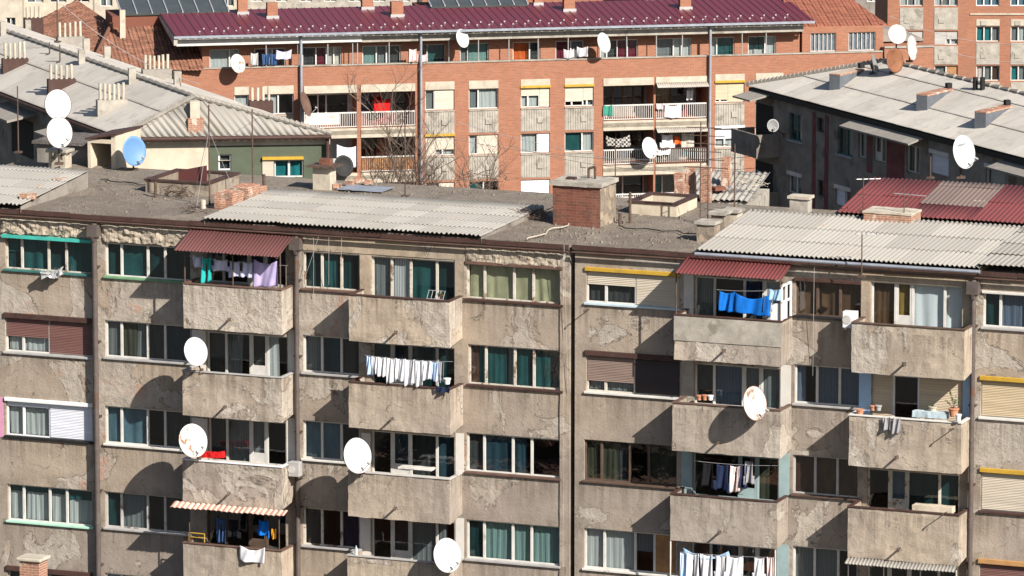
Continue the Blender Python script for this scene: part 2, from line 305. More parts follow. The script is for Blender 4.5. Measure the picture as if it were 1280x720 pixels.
# ------------------------------------------------------------------ mesh helpers
class MB:
    def __init__(s): s.v = []; s.f = []
    def q(s, *p):
        i = len(s.v); s.v += [tuple(x) for x in p]; s.f.append(tuple(range(i, i + len(p)))); return s
    def box(s, x0, x1, y0, y1, z0, z1):
        i = len(s.v); s.v += [(x, y, z) for z in (z0, z1) for y in (y0, y1) for x in (x0, x1)]
        for f in ((0, 2, 3, 1), (4, 5, 7, 6), (0, 1, 5, 4), (2, 6, 7, 3), (0, 4, 6, 2), (1, 3, 7, 5)): s.f.append(tuple(i + k for k in f))
        return s
    def prism(s, b, t):
        """loft between two equal polygons, closed"""
        i = len(s.v); n = len(b); s.v += [tuple(x) for x in b] + [tuple(x) for x in t]
        s.f.append(tuple(i + k for k in reversed(range(n)))); s.f.append(tuple(i + n + k for k in range(n)))
        for k in range(n): s.f.append((i + k, i + (k + 1) % n, i + n + (k + 1) % n, i + n + k))
        return s
    def tube(s, a, b, r, r2=None, n=7):
        a = Vector(a); b = Vector(b); r2 = r if r2 is None else r2
        d = (b - a); d = d.normalized() if d.length > 1e-6 else Vector((0, 0, 1))
        e = d.orthogonal().normalized(); g = d.cross(e)
        ring = lambda c, rr: [c + (e * math.cos(2 * math.pi * k / n) + g * math.sin(2 * math.pi * k / n)) * rr for k in range(n)]
        return s.prism(ring(a, r), ring(b, r2))
    def path(s, pts, r, n=6):
        for a, b in zip(pts, pts[1:]): s.tube(a, b, r, n=n)
        return s
    def build(s, name, mat, parent=None, smooth=False, solid=None, bevel=None):
        me = bpy.data.meshes.new(name); me.from_pydata(s.v, [], s.f); me.update(); me.materials.append(mat)
        if smooth: me.shade_smooth()
        o = bpy.data.objects.new(name, me); COL.objects.link(o)
        if parent: o.parent = parent
        if solid:
            m = o.modifiers.new('s', 'SOLIDIFY'); m.thickness = solid; m.offset = 0
        if bevel:
            m = o.modifiers.new('b', 'BEVEL'); m.width = bevel; m.segments = 2; m.limit_method = 'ANGLE'
        return o
def tag(o, label, cat, group=None, kind=None):
    if label: o['label'] = label
    if cat: o['category'] = cat
    if group: o['group'] = group
    if kind: o['kind'] = kind
    return o
def thing(name, label, cat, loc=(0, 0, 0), rz=0.0, group=None):
    o = bpy.data.objects.new(name, None); COL.objects.link(o); o.location = loc; o.rotation_euler = (0, 0, rz); o.empty_display_size = .3
    return tag(o, label, cat, group)
def lab(o, t): o['label'] = t; return o

def rough_box(mb, x0, x1, y0, y1, z0, z1, step=.16, jit=.012, seed=0, zb=0.0):
    """a slab with slightly worn faces; zb lifts the bottom at the back"""
    def grid(P, nu, nv):
        i = len(mb.v)
        for a in range(nu + 1):
            for b in range(nv + 1):
                p = P(a / nu, b / nv)
                k = Vector(p) * 2.3 + Vector((seed, 0, 0)); d = mnoise.noise_vector(k) * jit + mnoise.noise_vector(k * 4) * jit * .6
                mb.v.append(tuple(Vector(p) + d))
        for a in range(nu):
            for b in range(nv):
                mb.f.append((i + a * (nv + 1) + b, i + (a + 1) * (nv + 1) + b, i + (a + 1) * (nv + 1) + b + 1, i + a * (nv + 1) + b + 1))
    n = lambda d: max(1, int(abs(d) / step))
    zz = lambda y: z0 + zb * ((y - y0) / (y1 - y0) if y1 > y0 else 0)
    grid(lambda a, b: (x0 + (x1 - x0) * a, y0, z0 + (z1 - z0) * b), n(x1 - x0), n(z1 - z0))
    grid(lambda a, b: (x0 + (x1 - x0) * a, y1, zz(y1) + (z1 - zz(y1)) * b), n(x1 - x0), n(z1 - z0))
    for x in (x0, x1): grid(lambda a, b: (x, y0 + (y1 - y0) * a, zz(y0 + (y1 - y0) * a) * (1 - b) + z1 * b), n(y1 - y0), n(z1 - z0))
    grid(lambda a, b: (x0 + (x1 - x0) * a, y0 + (y1 - y0) * b, z1), n(x1 - x0), n(y1 - y0))
    grid(lambda a, b: (x0 + (x1 - x0) * a, y0 + (y1 - y0) * b, zz(y0 + (y1 - y0) * b)), n(x1 - x0), n(y1 - y0))
    return mb

def wall(name, mat, parent, s0, s1, z0, z1, holes, y=0.0, reveal=.25, depth=None, extra_s=()):
    """one wall mesh: front with openings and their reveals, and the other three sides when depth is given"""
    mb = MB(); xs = sorted({s0, s1, *[h[0] for h in holes], *[h[1] for h in holes], *extra_s}); zs = sorted({z0, z1, *[h[2] for h in holes], *[h[3] for h in holes]})
    xs = [x for x in xs if s0 <= x <= s1]; zs = [z for z in zs if z0 <= z <= z1]
    for a, b in zip(xs, xs[1:]):
        run = None
        for c, d in zip(zs, zs[1:]):
            cx, cz = (a + b) / 2, (c + d) / 2
            if any(h[0] < cx < h[1] and h[2] < cz < h[3] for h in holes):
                if run: mb.q((a, y, run[0]), (b, y, run[0]), (b, y, run[1]), (a, y, run[1])); run = None
            else: run = (run[0], d) if run else (c, d)
        if run: mb.q((a, y, run[0]), (b, y, run[0]), (b, y, run[1]), (a, y, run[1]))
    for h in holes:
        a, b, c, d = h[:4]; r = y + (h[4] if len(h) > 4 else reveal); a, b = max(a, s0), min(b, s1)
        mb.q((a, y, c), (a, y, d), (a, r, d), (a, r, c)); mb.q((b, y, c), (b, r, c), (b, r, d), (b, y, d))
        mb.q((a, y, c), (a, r, c), (b, r, c), (b, y, c)); mb.q((a, y, d), (b, y, d), (b, r, d), (a, r, d))
    if depth:
        for x in (s0, s1): mb.q((x, y, z0), (x, depth, z0), (x, depth, z1), (x, y, z1))
        mb.q((s0, depth, z0), (s1, depth, z0), (s1, depth, z1), (s0, depth, z1))
    return mb.build(name, mat, parent)

def corr(name, mat, parent, poly, v, pitch=.18, amp=.024, sheet=1.8, waves=6, seg=6, lap=.02, jit=.012, profile='sin', tf=None, seed=1, chips=0.0):
    """profiled sheets laid on a convex polygon; v = direction of the waves (down to up the slope); every sheet its own island"""
    rr = random.Random(seed); P = [Vector(p) for p in poly]
    nrm = Vector((0, 0, 0))
    for k in range(1, len(P) - 1): nrm += (P[k] - P[0]).cross(P[k + 1] - P[0])
    nrm.normalize()
    if nrm.z < 0: nrm = -nrm
    v = Vector(v); v = (v - nrm * v.dot(nrm)).normalized(); u = v.cross(nrm).normalized()
    O = P[0]; us = [(p - O).dot(u) for p in P]; vs = [(p - O).dot(v) for p in P]
    u0, u1, v0, v1 = min(us), max(us), min(vs), max(vs)
    bm = bmesh.new(); sw = pitch * waves; uvl = bm.loops.layers.uv.new('sheet'); TV = (0, .015, .985, 1) if profile == 'sin' and amp > .005 else (0, 1)
    nrow = max(1, int(math.ceil((v1 - v0) / sheet))); ncol = int(math.ceil((u1 - u0) / sw))
    for r in range(nrow):
        for c in range(ncol):
            a0 = u0 + c * sw; b0 = v0 + r * sheet - (.04 if r else 0) + rr.uniform(-jit, jit) * 2; b1 = v0 + (r + 1) * sheet + .05
            lift = rr.uniform(0, jit); tl = rr.uniform(-jit, jit); grid = []
            chip = rr.random() < chips
            for k in range(waves * seg + 1):
                t = k / seg
                if profile == 'sin': h = amp * math.sin(2 * math.pi * t)
                elif profile == 'rib': h = amp if (k % seg) == 1 else 0.0
                else: h = amp * abs(math.sin(math.pi * t))
                row = []; cp = rr.uniform(0, .12) if chip else 0
                for tv in TV:   # extra rows close to both ends keep the cut edges crisp
                    row.append(bm.verts.new(O + u * (a0 + t * pitch) + v * (b0 + (b1 - b0) * tv + cp * (1 - tv)) + nrm * (h + lift + tl * (k / (waves * seg) - .5) + lap * (1 - tv))))
                grid.append(row)
            for k in range(len(grid) - 1):
                for q in range(len(TV) - 1):
                    fc = bm.faces.new((grid[k][q], grid[k + 1][q], grid[k + 1][q + 1], grid[k][q + 1]))
                    for lp, (uu, vv) in zip(fc.loops, ((k, TV[q]), (k + 1, TV[q]), (k + 1, TV[q + 1]), (k, TV[q + 1]))): lp[uvl].uv = (uu / seg, vv)
    cen = sum(P, Vector()) / len(P)
    for a, b in zip(P, P[1:] + P[:1]):
        n = (b - a).cross(nrm).normalized()
        if (cen - a).dot(n) > 0: n = -n
        bmesh.ops.bisect_plane(bm, geom=bm.verts[:] + bm.edges[:] + bm.faces[:], plane_co=a, plane_no=n, clear_outer=True)
    me = bpy.data.meshes.new(name); bm.to_mesh(me); bm.free(); me.materials.append(mat)
    if profile == 'sin' and amp > .005: me.shade_smooth()
    o = bpy.data.objects.new(name, me); COL.objects.link(o)
    if parent: o.parent = parent
    m = o.modifiers.new('s', 'SOLIDIFY'); m.thickness = .012; m.offset = 1
    return o

def curtain(mb, x0, x1, y, z0, z1, seed=0, amp=.013, wl=.21, key=''):
    if key in ('teal', 'tealD', 'tealB', 'blue', 'blueD', 'cream', 'brown', 'brownD', 'stripe', 'lace', 'white'): amp, wl = .008 + .006 * (seed % 3), .34 + .05 * (seed % 4)
    n = max(4, int((x1 - x0) / .025)); i = len(mb.v); rr = random.Random(seed); ph = rr.uniform(0, 6); ph2 = rr.uniform(0, 6)
    for k in range(n + 1):
        x = x0 + (x1 - x0) * k / n
        for j, z in enumerate((z0, (z0 + z1) / 2, z1)):
            a = amp * (1.2 - .3 * j)
            e = .4 + .9 * abs(mnoise.noise(Vector((x * 2.1, seed * .37, j * .4)))) * 2
            mb.v.append((x + .02 * j * math.sin(x * 7 + ph2), y + a * e * math.sin(2 * math.pi * x / wl + ph + 2.2 * mnoise.noise(Vector((x * 1.7, seed, j * .3)))) + a * .9 * math.sin(x * 11 + ph2 + j), z))
    for k in range(n):
        for j in range(2): mb.f.append((i + k * 3 + j, i + k * 3 + 3 + j, i + k * 3 + 4 + j, i + k * 3 + 1 + j))
    return mb

WN = [0]
def win(B, fac, x0, x1, yt, yb, panes, holes, fr='white', sill=None, head=None, n=0.0, y=.10, fw=.055, mw=.085, label=None, door=None, abs_=None, sillw=.09, headh=.17, name='window', glass=True):
    """a window: frame mesh with glass, curtains, shutters, sill and shutter box as sub-parts.
    panes = [(relative width, kind)], kind: None dark / 'key' curtain / ('S', key, fraction, under) shutter / ('B', mat) board / ('V', top, below, frac) / ('P', key, frac)"""
    WN[0] += 1; sd = WN[0] * 13
    if abs_: s0, s1, z0, z1 = abs_
    else:
        s0, z1 = fac.loc(x0, yt, n); s1 = fac.loc(x1, yt, n)[0]; z0 = fac.loc(x0, yb, n)[1]
    holes.append((s0, s1, z0, z1)); y = y - n
    f = MB(); tot = sum(p[0] for p in panes); W = s1 - s0 - 2 * fw - mw * (len(panes) - 1)
    f.box(s0, s1, y, y + .07, z0, z0 + fw); f.box(s0, s1, y, y + .07, z1 - fw, z1)
    f.box(s0, s0 + fw, y, y + .07, z0 + fw, z1 - fw); f.box(s1 - fw, s1, y, y + .07, z0 + fw, z1 - fw)
    x = s0 + fw; cells = []
    for k, p in enumerate(panes):
        w = W * p[0] / tot; cells.append((x, x + w, p[1])); x += w
        if k < len(panes) - 1: f.box(x, x + mw, y, y + .07, z0 + fw, z1 - fw); x += mw
    g = MB(); subs = []; zb, zt = z0 + fw, z1 - fw
    for k, (a, b, kd) in enumerate(cells):
        dz = zb
        if door is not None and k in door:   # a door leaf: solid lower panel
            f.box(a, b, y + .015, y + .055, zb, zb + .35); f.box(a, a + .06, y + .01, y + .05, zb, zt); f.box(b - .06, b, y + .01, y + .05, zb, zt)
        if isinstance(kd, tuple) and kd[0] == 'S':
            zs = zt - (zt - zb) * kd[2]; sm = MB(); ns = max(2, int((zt - zs) / .055)); i = len(sm.v)
            for j in range(ns):
                q0 = zs + (zt - zs) * j / ns; q1 = zs + (zt - zs) * (j + 1) / ns
                sm.q((a - .02, y - .035, q0), (b + .02, y - .035, q0), (b + .02, y - .012, q1), (a - .02, y - .012, q1))
                sm.q((a - .02, y - .012, q1), (b + .02, y - .012, q1), (b + .02, y - .035, q1), (a - .02, y - .035, q1))
            subs.append((sm, 'shutter', SH[kd[1]]))
            if kd[2] < .97:
                md = (a * .62 + b * .38); f.box(md - .045, md + .045, y + .003, y + .068, zb, zs + .05)
                g.q((a, y + .035, zb), (b, y + .035, zb), (b, y + .035, zs + .05), (a, y + .035, zs + .05))
                if len(kd) > 3 and kd[3]: subs.append((curtain(MB(), a, b, y + .16, zb, zs + .1, sd + k), 'curtain', CC[kd[3]]))
            continue
        if isinstance(kd, tuple) and kd[0] == 'B':
            subs.append((MB().box(a, b, y + .02, y + .045, zb, zt), 'board', kd[1])); continue
        if glass: g.q((a, y + .035, dz), (b, y + .035, dz), (b, y + .035, zt), (a, y + .035, zt))
        if isinstance(kd, str): subs.append((curtain(MB(), a - .03, b + .03, y + .15, zb - .02, zt + .02, sd + k, key=kd), 'curtain', CC[kd]))
        elif isinstance(kd, tuple) and kd[0] == 'V':
            zc = zt - (zt - zb) * kd[3]
            subs.append((curtain(MB(), a - .03, b + .03, y + .13, zc, zt + .02, sd + k), 'curtain', CC[kd[1]]))
            if kd[2]: subs.append((curtain(MB(), a - .03, b + .03, y + .19, zb - .02, zt, sd + k + 5), 'curtain', CC[kd[2]]))
        elif isinstance(kd, tuple) and kd[0] == 'P':
            subs.append((curtain(MB(), a - .03, a + (b - a) * kd[2], y + .15, zb - .02, zt + .02, sd + k), 'curtain', CC[kd[1]]))
            if len(kd) > 3: subs.append((curtain(MB(), a + (b - a) * kd[2], b + .03, y + .18, zb - .02, zt + .02, sd + k + 7), 'curtain', CC[kd[3]]))
    o = f.build(name, M[fr], B)
    if label: lab(o, label)
    if g.f: g.build('glass', M['glass'], o)
    for m_, nm, mt in subs: m_.build(nm, mt, o, smooth=(nm == 'curtain'))
    if sill: MB().box(s0 - .05, s1 + .05, -n - sillw, y - .004, z0 - .065, z0 + .012).build('sill', M[sill], o, bevel=.012)
    if head: MB().box(s0 - .03, s1 + .03, -n - .075, y - .005, z1 - .02, z1 + headh).build('shutter_box', M[head], o, bevel=.015)
    return o, (s0, s1, z0, z1)

def dish(label, pos, dia, mat='dish', yaw=38, tilt=18, arm_to=None, mast=None, name='satellite_dish', roll=0, feed=True, rim=None, mark=False, group='satellite dishes on walls and roofs'):
    """pos = centre of the reflector (world). arm_to = vector from centre to the wall bracket; mast = length of the roof mast"""
    base = Vector(pos) + (Vector(arm_to) if arm_to is not None else Vector((0, .25, -(mast or 0))))
    t = thing(name, label, 'satellite dish', base, 0, group)
    off = Vector(pos) - base; Rm = Matrix.Rotation(R(yaw), 4, 'Z') @ Matrix.Rotation(R(-tilt), 4, 'X') @ Matrix.Rotation(R(roll), 4, 'Y')
    T = lambda p: tuple(off + (Rm @ Vector(p)))
    r = dia / 2; c = r * .22; mb = MB(); nr, ns = 5, 36
    mb.v.append(T((0, 0, 0)))
    for i in range(1, nr + 1):
        q = i / nr
        for k in range(ns):
            a = 2 * math.pi * k / ns; wob = 1 + .004 * math.sin(5 * a)
            mb.v.append(T((r * .95 * q * math.cos(a) * wob, -c * q * q, r * 1.04 * q * math.sin(a) * wob)))
    for k in range(ns): mb.f.append((0, 1 + k, 1 + (k + 1) % ns))
    for i in range(nr - 1):
        for k in range(ns):
            a, b = 1 + i * ns + k, 1 + i * ns + (k + 1) % ns; mb.f.append((a, a + ns, b + ns, b))
    mb.build('reflector', M[mat], t, smooth=True, solid=.012)
    if rim:
        rb = MB(); pts = [T((r * .955 * math.cos(2 * math.pi * k / ns), -c, r * 1.045 * math.sin(2 * math.pi * k / ns))) for k in range(ns + 1)]
        rb.path(pts, .012, 5); rb.build('rim', M[rim], t)
    if mark:   # small faded printed mark
        k_ = MB()
        for q_ in range(5): x_ = -.16 + q_ * .075; k_.q(T((x_ * r * 2, -.03 - c * .2, r * .42)), T(((x_ + .05) * r * 2, -.03 - c * .2, r * .42)), T(((x_ + .055) * r * 2, -.03 - c * .2, r * .52)), T(((x_ + .005) * r * 2, -.03 - c * .2, r * .52)))
        k_.build('printed_mark', M['pipegrey'], t)
    bk = MB(); bk.box(-.09, .09, .0, .12, -.12, .12); bk.v = [T(v) for v in bk.v]; bk.tube(T((0, .08, 0)), (off + Vector((0, .25, 0))) if mast else (0, 0, 0), .03)
    bk.build('bracket', M['iron'], t)
    if mast: MB().tube((0, 0, 0), (off + Vector((0, .25, .1))), .035, n=8).box(-.16, .16, -.16, .16, -.02, .05).build('mast', M['iron'], t)
    else: MB().box(-.07, .07, -.03, .06, -.1, .1).build('wall_plate', M['iron'], t)
    if feed:
        foc = T((r * .25, -r * .95, -r * .55)); MB().tube(T((0, -c * .9, -r * .98)), foc, .014).build('feed_arm', M['steel'], t)
        h = MB(); fd = Vector(foc); dr = (Vector(T((0, 0, 0))) - fd).normalized(); h.tube(fd - dr * .03, fd + dr * .1, .035, .045, 10); h.build('feed_horn', M['greysill'], t)
    return t

def cloth_mesh(kind, w, h, seed):
    rr = random.Random(seed); nx, nz = 14, 14; mb = MB(); ph = rr.uniform(0, 6); ph2 = rr.uniform(0, 6); idx = {}
    def ok(u, v):
        if kind == 'shirt':   # hung by the hem: body, sleeves drooping at the far end
            if v < .62: return .14 < u < .86
            return .14 < u < .86 and v < .9 or (u <= .18 or u >= .82) and .55 < v
        if kind == 'trousers': return not (v > .22 and .46 < u < .54)
        if kind == 'vest': return not (v > .72 and (.36 < u < .64 or u < .18 or u > .82))
        return True
    skew = rr.uniform(-.06, .06); hem = rr.uniform(-.16, .16); h = h * rr.uniform(.9, 1.06)
    def vert(i, j):
        if (i, j) in idx: return idx[(i, j)]
        u, v = i / nx, j / nz; x = (u - .5) * w * (1 + .02 * v) + skew * v * w
        sag = (.13 * (1 - v) + .03) * math.sin(math.pi * u) * w
        y = .05 * (.25 + v) * math.sin(u * (7 + seed % 4) + ph + 1.4 * v) + .02 * math.sin(u * 19 + ph2 + v * 3) + .04 * math.sin(math.pi * u) * (1 - v)
        z = -v * h * (1 + hem * (u - .5)) - sag + .012 * math.sin(u * 13 + ph) * v
        mb.v.append((x, y, z)); idx[(i, j)] = len(mb.v) - 1; return idx[(i, j)]
    for i in range(nx):
        for j in range(nz):
            if ok((i + .5) / nx, (j + .5) / nz): mb.f.append((vert(i, j), vert(i + 1, j), vert(i + 1, j + 1), vert(i, j + 1)))
    return mb
CLN = [0]
def garment(name, kind, key, fac, px, py, wpx, hpx, n, label, group=None, scale=None, cat=None):
    """hang a piece of washing: px,py = middle of its top edge, size in pixels"""
    CLN[0] += 1; s, z = fac.loc(px, py, n); p = fac.w(s, -n, z); d = (p - CAM).dot(FW); m = d / FPX
    o = cloth_mesh(kind, wpx * m / abs(math.cos(fac.rot)), hpx * m, CLN[0] * 7).build(name, CC[key], None, smooth=True, solid=.01)
    o.location = p; o.rotation_euler = (0, 0, fac.rot); tag(o, label, cat or name.replace('_', ' '), group); return o
def line_between(name, fac, a, b, label, r=.008, sag=.05, mat='steel', cat='clothes line', group=None):
    """a=(px,py,n)"""
    pa = fac.w(fac.loc(*a)[0], -a[2], fac.loc(*a)[1]); pb = fac.w(fac.loc(*b)[0], -b[2], fac.loc(*b)[1])
    return cable(name, pa, pb, label, r, sag, mat, cat, group)
def cable(name, pa, pb, label, r=.015, sag=.3, mat='black', cat='cable', group=None):
    pts = []
    for k in range(13):
        t = k / 12; p = pa.lerp(pb, t) - pa; p.z -= sag * 4 * t * (1 - t); pts.append(p)
    o = MB().path(pts, r, 5).build(name, M[mat]); o.location = pa; return tag(o, label, cat, group)
#PART2
# ------------------------------------------------------------------ light, sky
D0 = 190.0
FR = Fac(at_y(640, 300, D0), R(-21.5))
ZR = 25.0
Ldir = (FR.u * -1.8 + FR.i * 1.15 + Vector((0, 0, -1.5))).normalized()      # direction the sunlight travels
sd_ = bpy.data.lights.new('sun', 'SUN'); sun = bpy.data.objects.new('sun', sd_); COL.objects.link(sun)
sd_.energy = 4.9; sd_.angle = R(.5); sd_.color = (1, .94, .86)
sun.rotation_euler = Ldir.to_track_quat('-Z', 'Y').to_euler(); sun.location = (0, 0, 120)
S = -Ldir; elev = math.asin(S.z); az = math.atan2(S.x, S.y)
w = bpy.data.worlds.new('World'); scene.world = w; w.use_nodes = True; nt = w.node_tree
bg = nt.nodes['Background']; sky = nt.nodes.new('ShaderNodeTexSky'); sky.sky_type = 'NISHITA'; sky.sun_disc = False
sky.sun_elevation = elev; sky.sun_rotation = az; sky.air_density = 1.0; sky.dust_density = 1.2
L(nt, sky.outputs[0], bg.inputs[0]); bg.inputs[1].default_value = .056
scene.view_settings.view_transform = 'Standard'; scene.view_settings.look = 'None'; scene.view_settings.gamma = 1; scene.view_settings.exposure = .95
scene.view_settings.use_curve_mapping = False

# ------------------------------------------------------------------ ground
g = MB().q((-1500, -200, 0), (1500, -200, 0), (1500, 3000, 0), (-1500, 3000, 0)).build('ground', M['asphalt']); g['kind'] = 'structure'

# ------------------------------------------------------------------ front blocks
def side_hit(fac, px, py, s):
    d = ray(px, py); t = ((fac.w(s, 0, 0) - CAM).dot(fac.u)) / d.dot(fac.u); return fac.l(CAM + d * t)
sx = lambda px, py=480, n=0.0: FR.loc(px, py, n)[0]
LB = thing('apartment_block', 'weathered grey-brown apartment block left of the dark vertical joint, with a maroon awning', 'apartment block', FR.w(0, 0, 0), FR.rot)
RB = thing('apartment_block', 'weathered apartment block at lower right with bright red awning and yellow shutter boxes', 'apartment block', FR.w(0, 0, 0), FR.rot)
HL, HR = [], []

def balcony(B, xl, xr, yt, yb, mat, cap='brown', depth=1.15, spout=True, label=None, seed=0, capth=.05):
    n = depth; sl, zt = FR.loc(xl, yt, n); sr = FR.loc(xr, yt, n)[0]; zb = FR.loc(xl, yb, n)[1]
    mb = MB(); rough_box(mb, sl, sr, -n, -n + .1, zb, zt, seed=seed, jit=.022)
    rough_box(mb, sl, sl + .1, -n + .1, .02, zb, zt, seed=seed + 3, zb=.16); rough_box(mb, sr - .1, sr, -n + .1, .02, zb, zt, seed=seed + 7, zb=.16)
    rough_box(mb, sl + .09, sr - .09, -n + .09, .02, zb + .02, zb + .2, seed=seed + 9, zb=.1)
    o = mb.build('balcony', M[mat], B)
    if label: lab(o, label)
    if cap:
        c = MB().box(sl - .03, sr + .03, -n - .035, -n + .13, zt + .006, zt + capth).box(sl - .03, sl + .12, -n + .132, -.01, zt + .006, zt + capth).box(sr - .12, sr + .03, -n + .132, -.01, zt + .006, zt + capth)
        c.build('handrail', M[cap], o, bevel=.012)
    if spout:
        sm = sl + (sr - sl) * (.48 + .04 * math.sin(seed)); zz = zb + .46
        MB().tube((sm, -n + .02, zz), (sm + .04, -n - .42, zz - .03), .04, n=10).build('drain_spout', M['iron'], o)
        rg = MB()
        for k in range(14):
            a = 2 * math.pi * k / 14; rr = .085 + .02 * math.sin(k * 2.3 + seed); rg.v.append((sm + rr * math.cos(a), -n - .018, zz + rr * math.sin(a)))
        rg.v.append((sm, -n - .03, zz))
        for k in range(14): rg.f.append((14, (k + 1) % 14, k))
        rg.build('mortar_patch', M['conc'], o)
    return o, (sl, sr, zb, zt)

bal = {}
for key, xl, xr, yt, yb, cap in (('A1', 229, 352, 355, 410, 'brownlite'), ('A2', 228, 352, 464, 519, 'greysill'), ('A3', 228, 352, 575, 627, 'pvc'), ('A4', 229, 352, 679, 733, 'brownlite'),
                                ('B1', 436, 562, 369, 426, 'brown'), ('B2', 436, 563, 478, 534, 'brown'), ('B3', 435, 562, 590, 645, 'greyframe'), ('B4', 434, 562, 695, 750, 'greysill')):
    o, bb = balcony(LB, xl, xr, yt, yb, 'balc', cap, seed=len(bal) * 11); bal[key] = (o, bb)
for key, xl, xr, yt, yb, cap in (('C1', 843, 977, 394, 449, 'brown'), ('C2', 840.5, 976, 504, 563, 'brownlite'), ('C3', 838, 971.5, 618, 675, 'brown'), ('C4', 836, 970, 729, 785, 'brown'),
                                ('D1', 1065, 1206, 404, 465.5, 'darkwood'), ('D2', 1061.5, 1202, 519.5, 582, 'white'), ('D3', 1060, 1199, 634, 696, 'brown'), ('D4', 1058, 1197, 752, 812, 'greysill')):
    o, bb = balcony(RB, xl, xr, yt, yb, 'balcR', cap, seed=len(bal) * 11, spout=True); bal[key] = (o, bb)
MB().box(bal['C1'][1][0] - .01, bal['C1'][1][1] + .01, -1.175, -1.165, bal['C1'][1][3] - .85, bal['C1'][1][3] - .02).build('plank_facing', M['conc'], bal['C1'][0])

W4 = [.62, 1.15, .72, 1.15]
def w4(*k): return list(zip(W4, k))
def wl(B, H, *a, **k): return win(B, FR, *a, holes=H, **k)
# --- left block, bay 1
wl(LB, HL, 6, 115, 294, 336, w4(('V', 'teal', 'tealD', .5), 'teal', 'tealD', 'teal'), fr='oldwood', sill='tealdark')
o_, r_ = wl(LB, HL, 6, 115, 396, 439, [(1, ('S', 'brown', .55, 'sheer')), (1, ('S', 'brown', 1.0))], fr='white', sill='greysill', head='brown')
wl(LB, HL, 7, 115, 500, 544, [(1, ('S', 'white', .12, 'sheer')), (1, ('S', 'white', 1.0))], fr='pvc', sill='black', head='pvc', headh=.12)
wl(LB, HL, 9, 115, 604.5, 650, w4(('V', 'teal', 'sheer', .18), ('V', 'teal', 'sheer', .18), ('V', 'teal', 'sheer', .18), ('V', 'teal', 'sheer', .3)), fr='white', sill='mint')
wl(LB, HL, 9, 115, 712, 756, w4('greyD', 'greyD', None, 'greyD'), fr='greyframe', sill='greysill', head='brown')
wl(LB, HL, -112, -14, 286, 328, w4('teal', 'teal', 'teal', 'teal'), fr='oldwood', sill='greysill')
wl(LB, HL, -112, -14, 493, 535, w4('sheer', 'sheer', 'sheer', 'sheer'), fr='white', sill='greysill')
# --- bay 2
wl(LB, HL, 131, 238, 303, 345, w4('tealD', 'teal', 'tealD', 'tealD'), fr='white', sill='greenpaint')
wl(LB, HL, 131, 238, 400, 446, w4('grey', ('P', 'olive', .5, 'grey'), 'greyD', 'blueD'), fr='white', sill='greysill')
wl(LB, HL, 131, 238, 507, 554, w4('blue', 'blue', None, 'greyD'), fr='white', sill='white')
wl(LB, HL, 131, 238, 614, 659, w4('tealD', 'grey', None, 'greyD'), fr='greyframe', sill='greysill')
wl(LB, HL, 131, 238, 716, 760, w4('sheer', 'sheer', 'sheer', 'sheer'), fr='pvc', sill='greysill')
# --- behind balcony A
DA = [.8, 1.1, .75, .9]
wl(LB, HL, 254, 357, 302, 352, list(zip(DA, ('greyD', None, None, None))), fr='greyframe', door=(2,))
wl(LB, HL, 258, 359, 414, 467, list(zip(DA, ('greyD', ('P', 'grey', .6), 'greyD', ('P', 'sheer', .5)))), fr='white', door=(2,))
wl(LB, HL, 260, 357, 521, 576, list(zip(DA, ('greyD', 'grey', 'grey', None))), fr='white', door=(2,))
wl(LB, HL, 258, 357, 630, 683, list(zip(DA, (None, 'blackc', None, None))), fr='darkwood', door=(2,))
# --- bay 3
W3 = [.9, 1, .95]
wl(LB, HL, 378.5, 449, 314, 360, list(zip(W3, ('tealD', ('P', 'teal', .8), ('P', 'tealD', .6)))), fr='oldwood', sill='brownlite')
wl(LB, HL, 378.5, 449, 418.5, 465, list(zip(W3, ('grey', 'blueD', ('P', 'greyD', .7)))), fr='white', sill='greysill')
wl(LB, HL, 378.5, 449, 525, 573, list(zip(W3, ('blue', 'blue', None))), fr='white', sill='white')
wl(LB, HL, 378.5, 449, 634, 681, list(zip(W3, (None, None, 'navy'))), fr='oldwood', sill='greysill')
# --- behind balcony B
DB = [.85, .85, 1.2, .8]
wl(LB, HL, 464, 568, 320, 375, list(zip(DB, ('grey', 'stripe', 'teal', 'tealD'))), fr='oldwood')
wl(LB, HL, 464, 568, 428, 482, list(zip(DB, ('tealD', None, 'tealD', 'tealD'))), fr='greyframe', door=(1,))
wl(LB, HL, 464, 568, 538, 592, list(zip(DB, (None, 'blueD', 'greyD', 'blueD'))), fr='white', door=(1,))
wl(LB, HL, 464, 568, 645, 700, list(zip(DB, (None, 'greyD', 'grey', ('P', 'grey', .5)))), fr='white', door=(1,))
# --- bay 4
wl(LB, HL, 583, 703, 329, 373, w4('cream', 'cream', 'cream', 'cream'), fr='oldwood', sill='brown', head='brownlite', headh=.1)
wl(LB, HL, 585, 703, 430, 480, w4(('P', 'brownD', .5, 'teal'), ('P', 'teal', .7, 'grey'), 'teal', 'teal'), fr='oldwood', sill='brown')
wl(LB, HL, 583, 700, 540.5, 589, w4('greyD', 'blueD', ('P', 'blueD', .7), None), fr='white', sill='brownlite')
wl(LB, HL, 583, 699.5, 649, 698, w4('tealD', 'tealS', 'tealS', 'tealS'), fr='white', sill='greysill')
